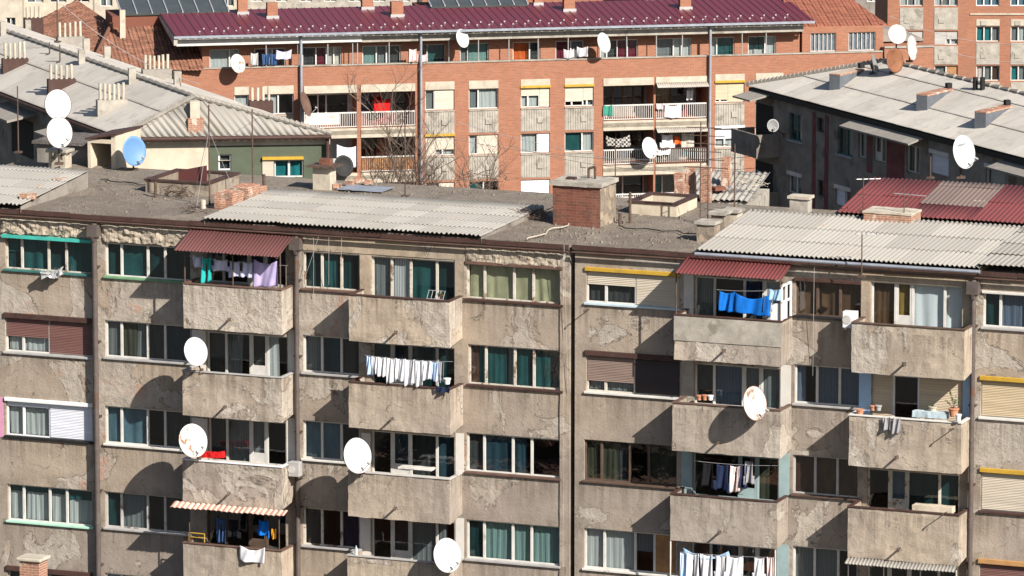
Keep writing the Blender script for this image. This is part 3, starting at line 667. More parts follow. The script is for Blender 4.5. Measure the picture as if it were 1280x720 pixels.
# --- right block, bay 1
wl(RB, HR, 732.5, 850, 337.5, 378, [(1, ('S', 'beige', .42, 'greyD')), (.9, ('S', 'beige', 1.0))], fr='white', sill='bluesill', head='yellow', headh=.12)
wl(RB, HR, 732.5, 850, 443, 489, [(1, ('S', 'mid', .72, 'grey')), (.95, ('S', 'dark', 1.0))], fr='oldwood', sill='white', head='brown', headh=.16)
wl(RB, HR, 730, 846, 549, 600, w4('olive', ('P', 'olive', .6, 'greyD'), None, 'olive'), fr='darkwood', sill='darkwood')
wl(RB, HR, 730, 846, 659.5, 710, [(.62, 'sheer'), (1.05, 'sheer'), (.62, ('V', 'grey', None, .5)), (.75, ('B', M['woodboard']))], fr='white', sill='white')
# --- behind balcony C
DC = [.7, 1.15, .7, .7]
wl(RB, HR, 868, 978, 345, 400, list(zip(DC, ('grey', None, 'greyD', 'sheer'))), fr='white', door=(3,))
wl(RB, HR, 868, 975, 453.5, 506, list(zip(DC, ('greyD', 'floral', 'grey', 'grey'))), fr='white', door=(2,), sill='white', sillw=.25)
wl(RB, HR, 866, 973, 565, 620, list(zip([1.6, .6, .7], (None, None, 'olive'))), fr='tealwall', door=(1,))
wl(RB, HR, 864, 970, 677, 730, list(zip(DC, ('greyD', None, 'greyD', None))), fr='white', door=(2,))
# --- bay 2
wl(RB, HR, 994.5, 1076, 350, 394, list(zip([.95, 1.05, .95], ('brown', 'brown', 'brown'))), fr='darkwood', sill='black', head='brown', headh=.1)
wl(RB, HR, 993, 1075, 455, 504, list(zip([.95, 1, .9], (('P', 'floral', .4), 'floral', 'floral'))), fr='white', sill='greysill')
wl(RB, HR, 991, 1073, 568, 617, list(zip([.95, 1, .95], ('brownD', 'brown', 'brown'))), fr='greyframe', sill='darkwood')
wl(RB, HR, 991, 1072, 682, 732, list(zip([.95, 1.1, .9], ('grey', 'grey', None))), fr='white', sill='greysill')
# --- behind balcony D
wl(RB, HR, 1089, 1203, 351.5, 407, [(.85, ('P', 'brown', 1.0)), (.6, 'ochre'), (1.2, 'lace'), (.62, 'lace')], fr='white', door=(1,))
wl(RB, HR, 1090, 1203, 467, 522, [(.75, ('S', 'tan', 1.0)), (.95, None), (1.7, ('S', 'tan', 1.0))], fr='pvc')
wl(RB, HR, 1084, 1199, 585, 636, [(.7, None), (.6, 'floral'), (1.1, 'tealD'), (.65, 'tealD')], fr='oldwood', door=(1,), sill=None)
wl(RB, HR, 1084, 1197, 697, 752, [(.75, None), (.8, 'blackc'), (1.1, None), (.7, None)], fr='white', door=(1,))
# --- bay 3
wl(RB, HR, 1229, 1345, 365.5, 408.5, w4('tealD', 'floral', 'grey', 'grey'), fr='white', sill='greysill', head='white', headh=.07)
wl(RB, HR, 1226, 1342, 474, 521, [(1, ('S', 'ochre', 1.0))], fr='white', sill='white', head='yellow', headh=.13)
wl(RB, HR, 1226, 1342, 589, 638, [(1, ('S', 'beige', 1.0))], fr='white', sill='brown', head='yellow', headh=.13)
wl(RB, HR, 1224, 1340, 703, 752, [(1, ('S', 'brown', 1.0))], fr='white', sill='brown', head='yellowlite', headh=.15)

S_L0, S_L1, S_R0, S_R1 = sx(-130), sx(712), sx(718.5), sx(1360)
DEP = 10.0
wall('wall', M['plaster'], LB, S_L0, S_L1, 0, ZR - .02, HL, depth=DEP)
wall('wall', M['plasterR'], RB, S_R0, S_R1, 0, ZR - .02, HR, depth=DEP)
for B, a, b, H in ((LB, S_L0, S_L1, HL), (RB, S_R0, S_R1, HR)):
    mb = MB(); mb.q((a + .1, 3.4, 6), (b - .1, 3.4, 6), (b - .1, 3.4, ZR - .3), (a + .1, 3.4, ZR - .3))
    for k in range(7):
        z = ZR - 2.92 * (k + .98) + .0; mb.box(a + .1, b - .1, .27, 3.38, z - .1, z)
    for s_ in sorted({round(h[0], 1) for h in H}): mb.box(s_ - .3, s_ - .2, .27, 3.36, 6, ZR - .4)
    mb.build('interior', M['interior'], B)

# painted wall strips beside the balcony doors
def strip(B, x0, x1, yt, yb, mat, n=.012):
    s0, z1 = FR.loc(x0, yt); s1 = FR.loc(x1, yt)[0]; z0 = FR.loc(x0, yb)[1]
    MB().box(s0, s1, -n, .2, z0, z1).build('painted_strip', M[mat], B)
strip(LB, 240, 257, 412, 470, 'whitewall'); strip(LB, 360, 370, 412, 470, 'whitewall', .014); strip(LB, 240, 259, 522, 580, 'whitewall'); strip(LB, 358, 369, 522, 580, 'whitewall')
strip(LB, 569.5, 580, 541, 592, 'whitewall'); strip(LB, 452, 463, 541, 596, 'whitewall'); strip(LB, 569.5, 580, 647, 700, 'whitewall'); strip(LB, 450, 463, 645, 702, 'whitewall')
strip(RB, 1074, 1089, 466, 524, 'bluewall'); strip(RB, 1204, 1215, 468, 522, 'bluewall'); strip(RB, 974, 987, 566, 622, 'tealwall'); strip(RB, 852, 865, 560, 622, 'tealwall')
strip(RB, 855, 867, 342, 396, 'whitewall'); strip(RB, 976, 989, 456, 508, 'whitewall'); strip(RB, 852, 867, 450, 506, 'conc'); strip(RB, 971, 986, 680, 730, 'tealwall')
strip(LB, -13, 4, 495, 545, 'pinkwall')
s0, z1 = FR.loc(379, 291); s1 = FR.loc(580, 291)[0]
# the slightly proud repaired lintel panels
def panel(B, x0, x1, yt, yb, mat='smooth', n=.03):
    s0, z1 = FR.loc(x0, yt); s1 = FR.loc(x1, yt)[0]; z0 = FR.loc(x0, yb)[1]
    mb = MB(); rough_box(mb, s0, s1, -n, -.001, z0, z1, jit=.004, seed=x0); mb.build('lintel_panel', M[mat], B)
panel(LB, 376.5, 581, 291, 312); panel(LB, 450, 463, 318, 372); panel(LB, 569, 581, 322, 372)
panel(RB, 1077, 1218, 333, 350.5, n=.035); panel(RB, 1077, 1088.5, 351, 405, n=.035); panel(RB, 1203.5, 1217, 359, 408, n=.035)
# crumbling concrete above the top windows
def crumble(x0, x1, yt, yb, seed, amp=.09):
    s0, z1 = FR.loc(x0, yt); s1 = FR.loc(x1, yt)[0]; z0 = FR.loc(x0, yb)[1]; mb = MB(); nu = int((s1 - s0) / .05); nv = max(4, int((z1 - z0) / .045))
    for a in range(nu + 1):
        for b in range(nv + 1):
            x = s0 + (s1 - s0) * a / nu; t = b / nv; rag = .10 * mnoise.noise(Vector((x * 2.1, seed, 0))) + .05 * mnoise.noise(Vector((x * 7, seed, 3)))
            z = z0 + (z1 - z0) * t + rag * (1 - t)
            e = min(1, 4 * min(a / nu, 1 - a / nu) * 6) * min(1, (1 - t) * 5)
            d = .05 + amp * (abs(mnoise.noise(Vector((x * 1.6, z * 2.6, seed)))) * 1.2 + .55 * mnoise.noise(Vector((x * 5.5, z * 6.5, seed))) + .3 * mnoise.noise(Vector((x * 13, z * 13, seed))))
            mb.v.append((x, -max(.008, d) * (.35 + .65 * e), z))
    for a in range(nu):
        for b in range(nv):
            i = a * (nv + 1) + b; mb.f.append((i, i + nv + 1, i + nv + 2, i + 1))
    for a in range(nu):   # ragged underside back to the wall
        i = a * (nv + 1); j = i + nv + 1; p, q = mb.v[i], mb.v[j]; mb.q(p, (p[0], .0, p[2] + .03), (q[0], .0, q[2] + .03), q)
    mb.build('crumbling_lintel', M['crumble'], LB)
crumble(1, 116, 272.5, 290, 1, .12); crumble(127, 236, 280.5, 301, 5, .10); crumble(582, 704, 307.5, 326, 9, .08)
s0, z1 = FR.loc(4, 291.5); s1 = FR.loc(115.5, 291.5)[0]
MB().box(s0, s1, -.16, .09, z1 - .13, z1 - .02).build('window_hood', M['tealpaint'], LB)

# roofs, gutters, drainpipes
def flat_roof(B, a, b, d, name='roof', mat='gravel', step=.35, z=ZR, n=.14, amp=.05, seed=0):
    mb = MB(); nu, nv = int((b - a) / step), int((d + n) / step)
    for i in range(nu + 1):
        for j in range(nv + 1):
            x, y = a + (b - a) * i / nu, -n + (d + n) * j / nv
            e = 0 if i in (0, nu) or j in (0, nv) else 1
            mb.v.append((x, y, z + e * amp * (mnoise.noise(Vector((x * .35, y * .35, seed))) + .5 * mnoise.noise(Vector((x * 1.3, y * 1.3, seed))))))
    for i in range(nu):
        for j in range(nv):
            k = i * (nv + 1) + j; mb.f.append((k, k + nv + 1, k + nv + 2, k + 1))
    for (p, q, r, s) in (((a, -n), (b, -n), 0, 0), ((b, -n), (b, d), 0, 0), ((b, d), (a, d), 0, 0), ((a, d), (a, -n), 0, 0)): mb.q((*p, z), (*q, z), (*q, z - .2), (*p, z - .2))
    mb.q((a, -n, z - .2), (b, -n, z - .2), (b, d, z - .2), (a, d, z - .2))
    return mb.build(name, M[mat], B, smooth=False)
roofL = flat_roof(LB, S_L0 - .1, S_L1 + .02, DEP + .3, seed=2); roofR = flat_roof(RB, S_R0 - .02, S_R1, DEP + .3, seed=8, mat='gravel')
for B, a, b in ((LB, S_L0, S_L1 + .03), (RB, S_R0 - .03, S_R1)):
    mb = MB(); x = a; rr = random.Random(int(a * 7) + 3)
    while x < b:
        x1 = min(b, x + rr.uniform(1.2, 2.6)); d0, d1 = rr.uniform(-.025, .02), rr.uniform(-.025, .02); o0 = rr.uniform(0, .02)
        mb.prism([(x, -.185 - o0, ZR - .17 + d0), (x1 - .01, -.185 - o0, ZR - .17 + d1), (x1 - .01, -.143, ZR - .17 + d1), (x, -.143, ZR - .17 + d0)], [(x, -.185 - o0, ZR - .01 + d0), (x1 - .01, -.185 - o0, ZR - .01 + d1), (x1 - .01, -.143, ZR - .01 + d1), (x, -.143, ZR - .01 + d0)]); x = x1
    mb.build('eave_board', M['brown'], B)
    gm = MB(); n_ = 8
    for k in range(n_):   # half-round gutter
        a0, a1 = math.pi * k / n_, math.pi * (k + 1) / n_
        gm.q((a, -.25 + .055 * math.cos(a0), ZR - .22 - .055 * math.sin(a0)), (b, -.25 + .055 * math.cos(a0), ZR - .22 - .055 * math.sin(a0)), (b, -.25 + .055 * math.cos(a1), ZR - .22 - .055 * math.sin(a1)), (a, -.25 + .055 * math.cos(a1), ZR - .22 - .055 * math.sin(a1)))
    gm.build('gutter', M['brownlite'], B, solid=.012)
def pipe(B, px, mat, r=.085, hop=True, n=.2):
    s_ = sx(px, 450); mb = MB(); mb.tube((s_, -n, 0), (s_, -n, ZR - .95), r, n=12)
    for k in range(9): mb.tube((s_, -n, 3 + k * 2.7), (s_, -n, 3.09 + k * 2.7), r + .015, n=12)
    o = mb.build('drainpipe', M[mat], B)
    if hop: MB().tube((s_, -n - .05, ZR - .96), (s_, -n - .05, ZR - .78), .1, .17, 10).box(s_ - .2, s_ + .2, -n - .2, -n + .14, ZR - .78, ZR - .36).build('rain_hopper', M['pipe'] if mat == 'pipe' else M['brown'], o)
    k = MB()
    for j in range(8): k.box(s_ - .13, s_ + .13, -n, .0, 4.2 + j * 2.7, 4.25 + j * 2.7)
    k.build('pipe_clamps', M['iron'], o)
pipe(LB, 123, 'pipe', .1, n=.22); pipe(LB, 374, 'pipe', .085); pipe(RB, 1218, 'pipe', .085)
jc = MB(); rough_box(jc, S_L1 - .34, S_L1 - .22, -.05, -.002, 6, ZR - .4, jit=.01); jc.build('joint_cover', M['plaster'], LB)

def roof_sheet(B, name, mat, bl, br, tl, n=.33, lift=.12, label=None, **k):
    s0 = sx(bl[0], bl[1], n); s1 = sx(br[0], br[1], n); t = side_hit(FR, tl[0], tl[1], s0)
    z0 = FR.loc(bl[0], bl[1], n)[1]
    P = [(s0, -n, z0), (s1, -n, z0), (s1, t.y, t.z), (s0, t.y, t.z)]
    o = corr(name, M[mat], B, P, (0, t.y + n, t.z - z0), tf=None, **k)
    e = MB()
    for s_ in (s0 + .03, s1 - .03): e.q((s_, -n + .1, z0 - .04), (s_, t.y, t.z - .04), (s_, t.y, ZR - .1), (s_, -n + .1, ZR - .1))
    e.q((s0 + .03, t.y - .02, t.z - .04), (s1 - .03, t.y - .02, t.z - .04), (s1 - .03, t.y - .02, ZR - .1), (s0 + .03, t.y - .02, ZR - .1))
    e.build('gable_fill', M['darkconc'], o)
    if label: lab(o, label)
    return o, s0, s1, t, z0
roof_sheet(LB, 'corrugated_roof', 'asb', (-90, 250), (25, 259), (-2, 207), pitch=.17, amp=.034, sheet=1.25, lap=.022, jit=.008, seed=4, chips=.25)
roof_sheet(LB, 'corrugated_roof', 'asb', (253, 273.5), (601, 296), (341, 237), pitch=.17, amp=.034, sheet=1.25, lap=.022, jit=.008, seed=5, chips=.3)
_, cs0, cs1, ct, cz0 = roof_sheet(RB, 'corrugated_roof', 'asb', (870, 313), (1226, 331), (937, 263), pitch=.17, amp=.034, sheet=1.8, lap=.022, jit=.008, seed=6, chips=.2, n=.33)
roof_sheet(RB, 'corrugated_roof', 'asb', (1222, 331.5), (1350, 339), (1277, 285), pitch=.185, amp=.02, sheet=1.5, seed=7, n=.36, lap=.035)
MB().tube((cs0, -.43, cz0 - .1), (cs1, -.43, cz0 - .1), .06, n=8).build('gutter', M['pipegrey'], RB)

# awnings over balconies
def awning(key, B, tl, tr, bl, n0, n1, mat, posts, label, amp=.018, pitch=.13, sheet=3.0, frame='iron'):
    o = bal[key][0]; s0, z1 = FR.loc(tl[0], tl[1], n0); s1 = FR.loc(tr[0], tr[1], n0)[0]; z0 = FR.loc(bl[0], bl[1], n1)[1]
    a = corr('awning', M[mat], o, [(s0, -n1, z0), (s1, -n1, z0), (s1, -n0, z1), (s0, -n0, z1)], (0, n1 - n0, z1 - z0), pitch=pitch, amp=amp, sheet=sheet, waves=8, seed=len(key) + ord(key[0]))
    lab(a, label)
    f = MB(); zt = bal[key][1][3]; sl, sr = bal[key][1][:2]
    zat = lambda y: z0 + (z1 - z0) * (n1 - y) / (n1 - n0) - .05
    for t in posts: f.tube((sl + (sr - sl) * t, -1.09, zt), (sl + (sr - sl) * t, -1.09, zat(1.09)), .028, n=6)
    f.tube((s0 + .05, -1.09, zat(1.09) - .02), (s1 - .05, -1.09, zat(1.09) - .02), .025, n=6)
    for t in (0.02, .5, .98): f.tube((s0 + (s1 - s0) * t, -n1 + .05, z0 - .05), (s0 + (s1 - s0) * t, -n0, z1 - .06), .022, n=6)
    f.build('awning_frame', M[frame], o); return s0, s1, z0, z1
awning('A1', LB, (240, 285), (369, 291.5), (219, 314), .08, 1.6, 'maroon', (.01, .5, .98), 'maroon corrugated awning')
awning('C1', RB, (860, 320.5), (992, 328.5), (844.5, 342.5), .10, 1.4, 'red', (.01, .98), 'bright red corrugated awning')
# small clay-tile canopy under balcony A3 and tin canopy under D3
def small_canopy(key, B, mat, x0, x1, yt, yb, n0, n1, posts, label, pitch, amp, frame='iron', prof='sin'):
    o = bal[key][0]; s0, z1 = FR.loc(x0, yt, n0); s1 = FR.loc(x1, yt, n0)[0]; z0 = FR.loc(x0, yb, n1)[1]
    a = corr('awning', M[mat], o, [(s0, -n1, z0), (s1, -n1, z0), (s1, -n0, z1), (s0, -n0, z1)], (0, n1 - n0, z1 - z0), pitch=pitch, amp=amp, sheet=2, waves=2 if prof == 'hump' else 8, seed=3, profile=prof, jit=.02)
    lab(a, label); sl, sr, _, zt = bal[key][1]
    for t in posts: MB().tube((sl + (sr - sl) * t, -1.1, zt), (sl + (sr - sl) * t, -1.1, z0 + .02), .022, n=6).build('awning_post', M[frame], o)
small_canopy('A4', LB, 'tilebroken', 218.5, 360, 628, 636, 1.17, 1.58, (.06, .97), 'pale broken clay tile canopy', .2, .035, 'iron', 'hump')
small_canopy('D4', RB, 'asb', 1060, 1197, 697.5, 706, 1.17, 1.55, (.01, .33, .66, .98), 'small corrugated tin canopy', .12, .018, 'white')
f = MB(); sl, sr, zb, zt = bal['C1'][1]
for (y0_, y1_) in ((-1.08, -1.0), (-.6, -.52), (-.12, -.04)): f.box(sr - .07, sr - .01, y0_, y1_, zt + .05, zt + 1.25)
f.box(sr - .07, sr - .01, -1.08, -.04, zt + .62, zt + .69); f.box(sr - .07, sr - .01, -1.08, -.04, zt + 1.18, zt + 1.25)
f.box(sr - .06, sr - .02, -1.0, -.6, zt + .06, zt + .62); f.build('side_screen', M['pvc'], bal['C1'][0])
f = MB(); f.box(sr - .42, sr - .05, -1.06, -1.02, zt + .05, zt + .62); f.build('white_panel', M['pvc'], bal['C1'][0])
for x_ in (bal['C4'][1][0] + .04, bal['C4'][1][1] - .05): MB().tube((x_, -1.1, bal['C4'][1][3]), (x_, -1.1, bal['C3'][1][2]), .027).build('balcony_post', M['white'], bal['C4'][0])
#PART3
# ------------------------------------------------------------------ things and parts on the front roof
def rbox(B, name, mat, xl, xr, yb, dep, h, cap=None, z=ZR, capover=.07, caph=.09, jit=.02, seed=0, fac=FR, label=None, step=.12):
    """a box standing on a roof: xl, xr, yb = its front foot in the photograph"""
    p = fac.lz(xl, yb, z); s1 = p.x + (xr - xl) / FPX * (fac.w(p.x, p.y, z) - CAM).dot(FW) / math.cos(fac.rot)
    mb = MB(); rough_box(mb, p.x, s1, p.y, p.y + dep, z - .1, z + h, jit=jit, seed=seed + xl, step=step)
    o = mb.build(name, M[mat], B)
    if label: lab(o, label)
    if cap:
        c = MB(); rough_box(c, p.x - capover, s1 + capover, p.y - capover, p.y + dep + capover, z + h - .01, z + h + caph, jit=.018, seed=seed + 3, step=step); c.build('cap', M[cap], o)
    return o, (p.x, s1, p.y, p.y + dep)
ch, q = rbox(RB, 'chimney', 'brickred', 691, 749, 281, 1.55, 1.42, 'conc', seed=3, caph=.13, capover=.1, label='big dark red brick chimney with a concrete slab on top')
MB().box(q[1] + .012, q[1] + .03, q[2] + .02, q[3], ZR, ZR + 1.38).build('plaster_face', M['curb'], ch)
MB().box(q[0] + .3, q[0] + .62, q[2] + .5, q[2] + .75, ZR + 1.53, ZR + 1.63).build('loose_tile', M['brown'], ch)
MB().path([(q[0] + .95, q[2] + 1, ZR + 1.5), (q[0] + .95, q[2] + 1, ZR + 1.9), (q[0] + 1.2, q[2] + 1, ZR + 1.98), (q[0] + 1.2, q[2] + 1, ZR + 1.5)], .045, 8).build('vent_pipe', M['iron'], ch)
for i, (xl, xr, yb, d, h, mt) in enumerate(((267, 291, 263, 1.0, .62, 'brickold'), (291, 311, 255, .95, .62, 'brickold'), (311, 325, 247, .6, .38, 'brickold'))):
    rbox(LB, 'chimney', mt, xl, xr, yb, d, h, seed=i * 5 + 40, jit=.05, label='stub of a crumbling brick chimney')
rbox(LB, 'chimney', 'concP', 391, 413, 237, .55, .85, 'iron', seed=9, capover=.2, caph=.05, label='rendered chimney with a rusty cap and a brick on it')[0]
p = FR.lz(397, 237, ZR); MB().box(p.x + .02, p.x + .45, p.y + .1, p.y + .4, ZR + .9, ZR + 1.12).build('brick', M['brickred'], LB)
o, q = rbox(LB, 'vent_stack', 'concP', 61, 82, 209, .55, .30, seed=2, label='pale vent stack with open sides under a slab')
f = MB()
for a in (0, .5, 1):
    for b in (0, 1): x = q[0] + (q[1] - q[0] - .1) * a; y = q[2] + (q[3] - q[2] - .1) * b; f.box(x, x + .1, y, y + .1, ZR + .28, ZR + .56)
f.box(q[0] + .08, q[1] - .08, q[2] + .1, q[3] - .1, ZR + .28, ZR + .42); f.build('vent_grille', M['concP'], o)
MB().box(q[0] - .1, q[1] + .1, q[2] - .1, q[3] + .1, ZR + .56, ZR + .68).build('cap', M['conc'], o, bevel=.03)
for xl, xr, yb, h, i in ((871, 892, 302, .62, 1), (889, 905, 284, .45, 2), (904, 921, 280, .42, 3)):
    rbox(RB, 'chimney', 'curb' if i != 3 else 'concP', xl, xr, yb, .6, h, 'conc', seed=i, label='small rendered chimney at the edge of the corrugated roof' if i == 1 else None)
rbox(RB, 'chimney', 'conc', 987, 1009, 262, .5, .40, 'concP', z=ZR + .35, seed=22, label='squat grey chimney behind the corrugated roof')
rbox(RB, 'chimney', 'brickold', 1079, 1137, 289, 1.1, .65, 'concP', z=ZR + .25, seed=31, capover=.03, caph=.06, label='wide peeling brick chimney between the grey and the red sheets')
rbox(RB, 'chimney', 'concP', 1217, 1238, 260, .4, .26, z=ZR + .45, seed=35, label='low brick stub on the red roof')
def upstand(B, xl, xr, yf, dep, h, mat, label, red=False, th=.16):
    p = FR.lz(xl, yf, ZR); w_ = (xr - xl) / FPX * (FR.w(p.x, p.y, ZR) - CAM).dot(FW) / math.cos(FR.rot); a, b, c, d = p.x, p.x + w_, p.y, p.y + dep
    mb = MB()
    for k, bx in enumerate(((a, b, c, c + th), (a, b, d - th, d), (a, a + th, c + th, d - th), (b - th, b, c + th, d - th))): rough_box(mb, *bx, ZR - .1, ZR + h, jit=.012, seed=k + xl)
    o = mb.build('skylight_curb', M[mat], B); lab(o, label); cp = MB()
    for bx in ((a - .05, b + .05, c - .05, c + th + .03), (a - .05, b + .05, d - th - .03, d + .05), (a - .05, a + th + .03, c + th + .03, d - th - .03), (b - th - .03, b + .05, c + th + .03, d - th - .03)): cp.box(*bx, ZR + h + .004, ZR + h + .06)
    cp.build('metal_coping', M['brown'], o)
    if red: MB().prism([(a + .15, d - th - .06, ZR), (a + 1.3, d - th - .06, ZR), (a + 1.3, d - th - .06, ZR + h + .28), (a + .15, d - th - .06, ZR + h + .02)], [(a + .15, d - th - .03, ZR), (a + 1.3, d - th - .03, ZR), (a + 1.3, d - th - .03, ZR + h + .28), (a + .15, d - th - .03, ZR + h + .02)]).build('red_board', M['red'], o)
    return o
upstand(LB, 182, 262, 240, 2.7, .42, 'curb', 'rendered rooflight curb with brown coping and a red board inside', red=True)
upstand(RB, 786, 845, 267, 2.2, .40, 'cream', 'cream rooflight curb with brown coping')
# vent pipes, bits of old fittings
for B, x, y, h, m_, r in ((LB, 194.5, 246, .55, 'iron', .055), (LB, 330, 235, .5, 'iron', .06), (LB, 254, 262, .35, 'concP', .10), (RB, 787.5, 279, 1.1, 'iron', .05), (RB, 775, 279, .35, 'iron', .06)):
    p = FR.lz(x, y, ZR); MB().tube((p.x, p.y, ZR - .1), (p.x, p.y, ZR + h), r, n=10).build('vent_pipe', M[m_], B)
p0 = FR.lz(1045, 268, ZR); # red sheets behind the grey ones
za = ZR + .3
def at(px, py, z): return FR.lz(px, py, z)
a0, a1, a2, a3 = at(1046, 266, ZR + .35), at(1350, 284, ZR + .35), at(1335, 231, ZR + 1.0), at(1092, 222, ZR + 1.0)
def redroof(pts, mat, name, **k): return corr(name, M[mat], RB, pts, (a3 - a0).normalized() if False else Vector((0, 1, .12)), pitch=.17, amp=.022, sheet=1.9, **k)
e0 = a0; e1 = Vector((a1.x, a0.y, a0.z)); t_ = a3.y - a0.y
X = lambda px, py, z=ZR + .6: at(px, py, z).x
xa, xb, xc = a0.x, a0.x + 2.55, a0.x + 4.9
for (x0, x1, mt, nm) in ((xa, xb - .01, 'red', 'red_sheet_roof'), (xc, e1.x, 'maroon', 'red_sheet_roof')):
    o = corr(nm, M['red'], RB, [(x0, a0.y, a0.z), (x1, a0.y, a0.z), (x1, a3.y, a3.z), (x0, a3.y, a3.z)], (0, a3.y - a0.y, a3.z - a0.z), pitch=.17, amp=.022, sheet=2.2, seed=int(x0 * 3) % 50, spread=0) if False else corr(nm, M['red'], RB, [(x0, a0.y, a0.z), (x1, a0.y, a0.z), (x1, a3.y, a3.z), (x0, a3.y, a3.z)], (0, a3.y - a0.y, a3.z - a0.z), pitch=.17, amp=.022, sheet=2.2, seed=12)
    lab(o, 'red corrugated sheet roof')
ym = a0.y + (a3.y - a0.y) * .36; zm = a0.z + (a3.z - a0.z) * .36
o = corr('red_sheet_roof', M['redgrey'], RB, [(xb, ym, zm), (xc, ym, zm), (xc, a3.y, a3.z), (xb, a3.y, a3.z)], (0, a3.y - a0.y, a3.z - a0.z), pitch=.17, amp=.022, sheet=2.2, seed=3); lab(o, 'bare grey corrugated sheets among the red ones')
corr('red_sheet_roof', M['red'], RB, [(xb, a0.y, a0.z), (xc - .004, a0.y, a0.z), (xc - .004, ym + .05, zm), (xb, ym + .05, zm)], (0, a3.y - a0.y, a3.z - a0.z), pitch=.17, amp=.022, sheet=2.2, seed=4)
MB().q((xa, a0.y + .05, a0.z - .04), (xa, a3.y, a3.z - .04), (xa, a3.y, ZR - .2), (xa, a0.y + .05, ZR - .2)).q((xa, a3.y, a3.z - .04), (e1.x, a3.y, a3.z - .04), (e1.x, a3.y, 18), (xa, a3.y, 18)).build('gable_fill', M['darkconc'], RB)
# roof access hut and low back building on the left
hut = thing('roof_hut', 'low dark roof hut with an open cream doorway, left of the blue dish', 'roof hut', FR.w(0, 0, 0), FR.rot)
p = FR.lz(110, 209, ZR); hx0, hy = p.x, p.y; hx1 = hx0 + 1.15
mb = MB(); rough_box(mb, hx0, hx0 + .12, hy, hy + 2.2, ZR - .1, ZR + 1.0, jit=.01); rough_box(mb, hx1 - .18, hx1, hy, hy + 2.2, ZR - .1, ZR + 1.28, jit=.01); rough_box(mb, hx0 + .12, hx1 - .18, hy, hy + .14, ZR + .93, ZR + 1.08, jit=.01)
mb.q((hx0 + .1, hy + 2, ZR), (hx1 - .1, hy + 2, ZR), (hx1 - .1, hy + 2, ZR + 1), (hx0 + .1, hy + 2, ZR + 1)); mb.build('doorway', M['cream'], hut)
MB().prism([(hx0 - .08, hy - .08, ZR + 1.04), (hx1 + .06, hy - .08, ZR + 1.28), (hx1 + .06, hy + 2.3, ZR + 1.28), (hx0 - .08, hy + 2.3, ZR + 1.04)], [(hx0 - .08, hy - .08, ZR + 1.1), (hx1 + .06, hy - .08, ZR + 1.35), (hx1 + .06, hy + 2.3, ZR + 1.35), (hx0 - .08, hy + 2.3, ZR + 1.1)]).build('roof', M['brown'], hut)
mb = MB(); rough_box(mb, hx0 - 2.6, hx0 - .13, hy + 1.0, hy + 3.2, ZR - 2, ZR + .62, jit=.02); mb.build('body', M['darkconc'], hut)
mb = MB(); rough_box(mb, hx0 - 2.75, hx0 - .1, hy + .85, hy + 3.4, ZR + .63, ZR + .75, jit=.02); mb.build('slab', M['tar'], hut)

# masts, antennas
def mast(label, px, py, pytop, z, r=.03, mat='iron', fac=FR, guys=0, boom=None, name='antenna_mast', elems=0, cat='antenna', group='antenna masts'):
    p = at_z(px, py, z); m = (p - CAM).dot(FW) / FPX; h = (py - pytop) * m / math.cos(PITCH)
    t = thing(name, label, cat, p, FR.rot, group)
    MB().tube((0, 0, -.05), (0, 0, h), r, r * .8, 8).box(-.12, .12, -.12, .12, -.04, .03).build('pole', M[mat], t)
    if boom:
        for (hz, ln, n_, el, ang) in boom:
            b = MB(); ca, sa = math.cos(R(ang)), math.sin(R(ang)); b.tube((-ln * .3 * ca, -ln * .3 * sa, hz * h), (ln * .7 * ca, ln * .7 * sa, hz * h), .016, n=5)
            bo = b.build('boom', M['steel'], t); e = MB()
            for k in range(n_):
                q = -.3 + 1.0 * k / max(1, n_ - 1); l = el * (1 - .35 * k / max(1, n_)); x, y = ln * q * ca, ln * q * sa
                MB().tube((x + sa * l / 2, y - ca * l / 2, hz * h + .02), (x - sa * l / 2, y + ca * l / 2, hz * h + .02), .01, n=4).build('antenna_element', M['iron'], bo)
    if guys:
        g = MB()
        for k in range(guys):
            a = 2 * math.pi * k / guys + .5; g.tube((0, 0, h * .75), (1.1 * math.cos(a), 1.1 * math.sin(a), 0), .008, n=4)
        g.build('guy_wires', M['steel'], t)
    return t
mast('tall thin rusty mast by the brick chimney stubs, held by guy wires', 262, 258, 132, ZR, .035, guys=3)
mast('thin dark mast standing behind the brick chimney stubs', 316, 245, 137, ZR, .03)
mast('slim mast rising from the ridge of the corrugated roof in front of the bare tree', 506.5, 245, 138, ZR + .3, .03)
mast('short thin aerial pole fixed to the gutter of the right-hand corrugated roof', 1077, 345, 292, ZR - .3, .025, boom=((.98, .7, 3, .25, 20),))
mast('thin mast on the left end of the red roof carrying a small aerial', 1079, 264, 222, ZR + .6, .022, boom=((.95, .9, 5, .3, 30),))
mast('thin bent aerial pole beside the wide peeling chimney', 1130, 268, 232, ZR + .9, .02, boom=((.7, 1.3, 3, .25, -8),))
mast('short rusty post on the far edge of the red roof', 1163, 222, 196, ZR + .9, .03)
mast('thin mast left of the dark building, beside the broken chimneys', 918, 262, 180, ZR + .2, .03)
mast('thin mast behind the cream rooflight curb', 769, 262, 172, ZR, .025)
tw = thing('aerial_tower', 'dark ladder-like lattice aerial with many crossbars behind the small rendered chimneys', 'antenna', at_z(880, 280, ZR), FR.rot)
b = MB()
for dx in (-.14, .14): b.tube((dx, 0, -.1), (dx, 0, 3.6), .022, n=6)
b.build('mast', M['iron'], tw)
b = MB()
for k in range(14): b.tube((-.14, 0, .2 + k * .24), (.14, 0, .32 + k * .24), .012, n=4)
b.build('lattice_bars', M['iron'], tw)
for k in range(6): z = 2.0 + k * .28; MB().tube((-.75 + .1 * (k % 2), -.05, z), (.85 - .12 * (k % 3), .05, z), .018, n=5).build('antenna_element', M['iron'], tw)

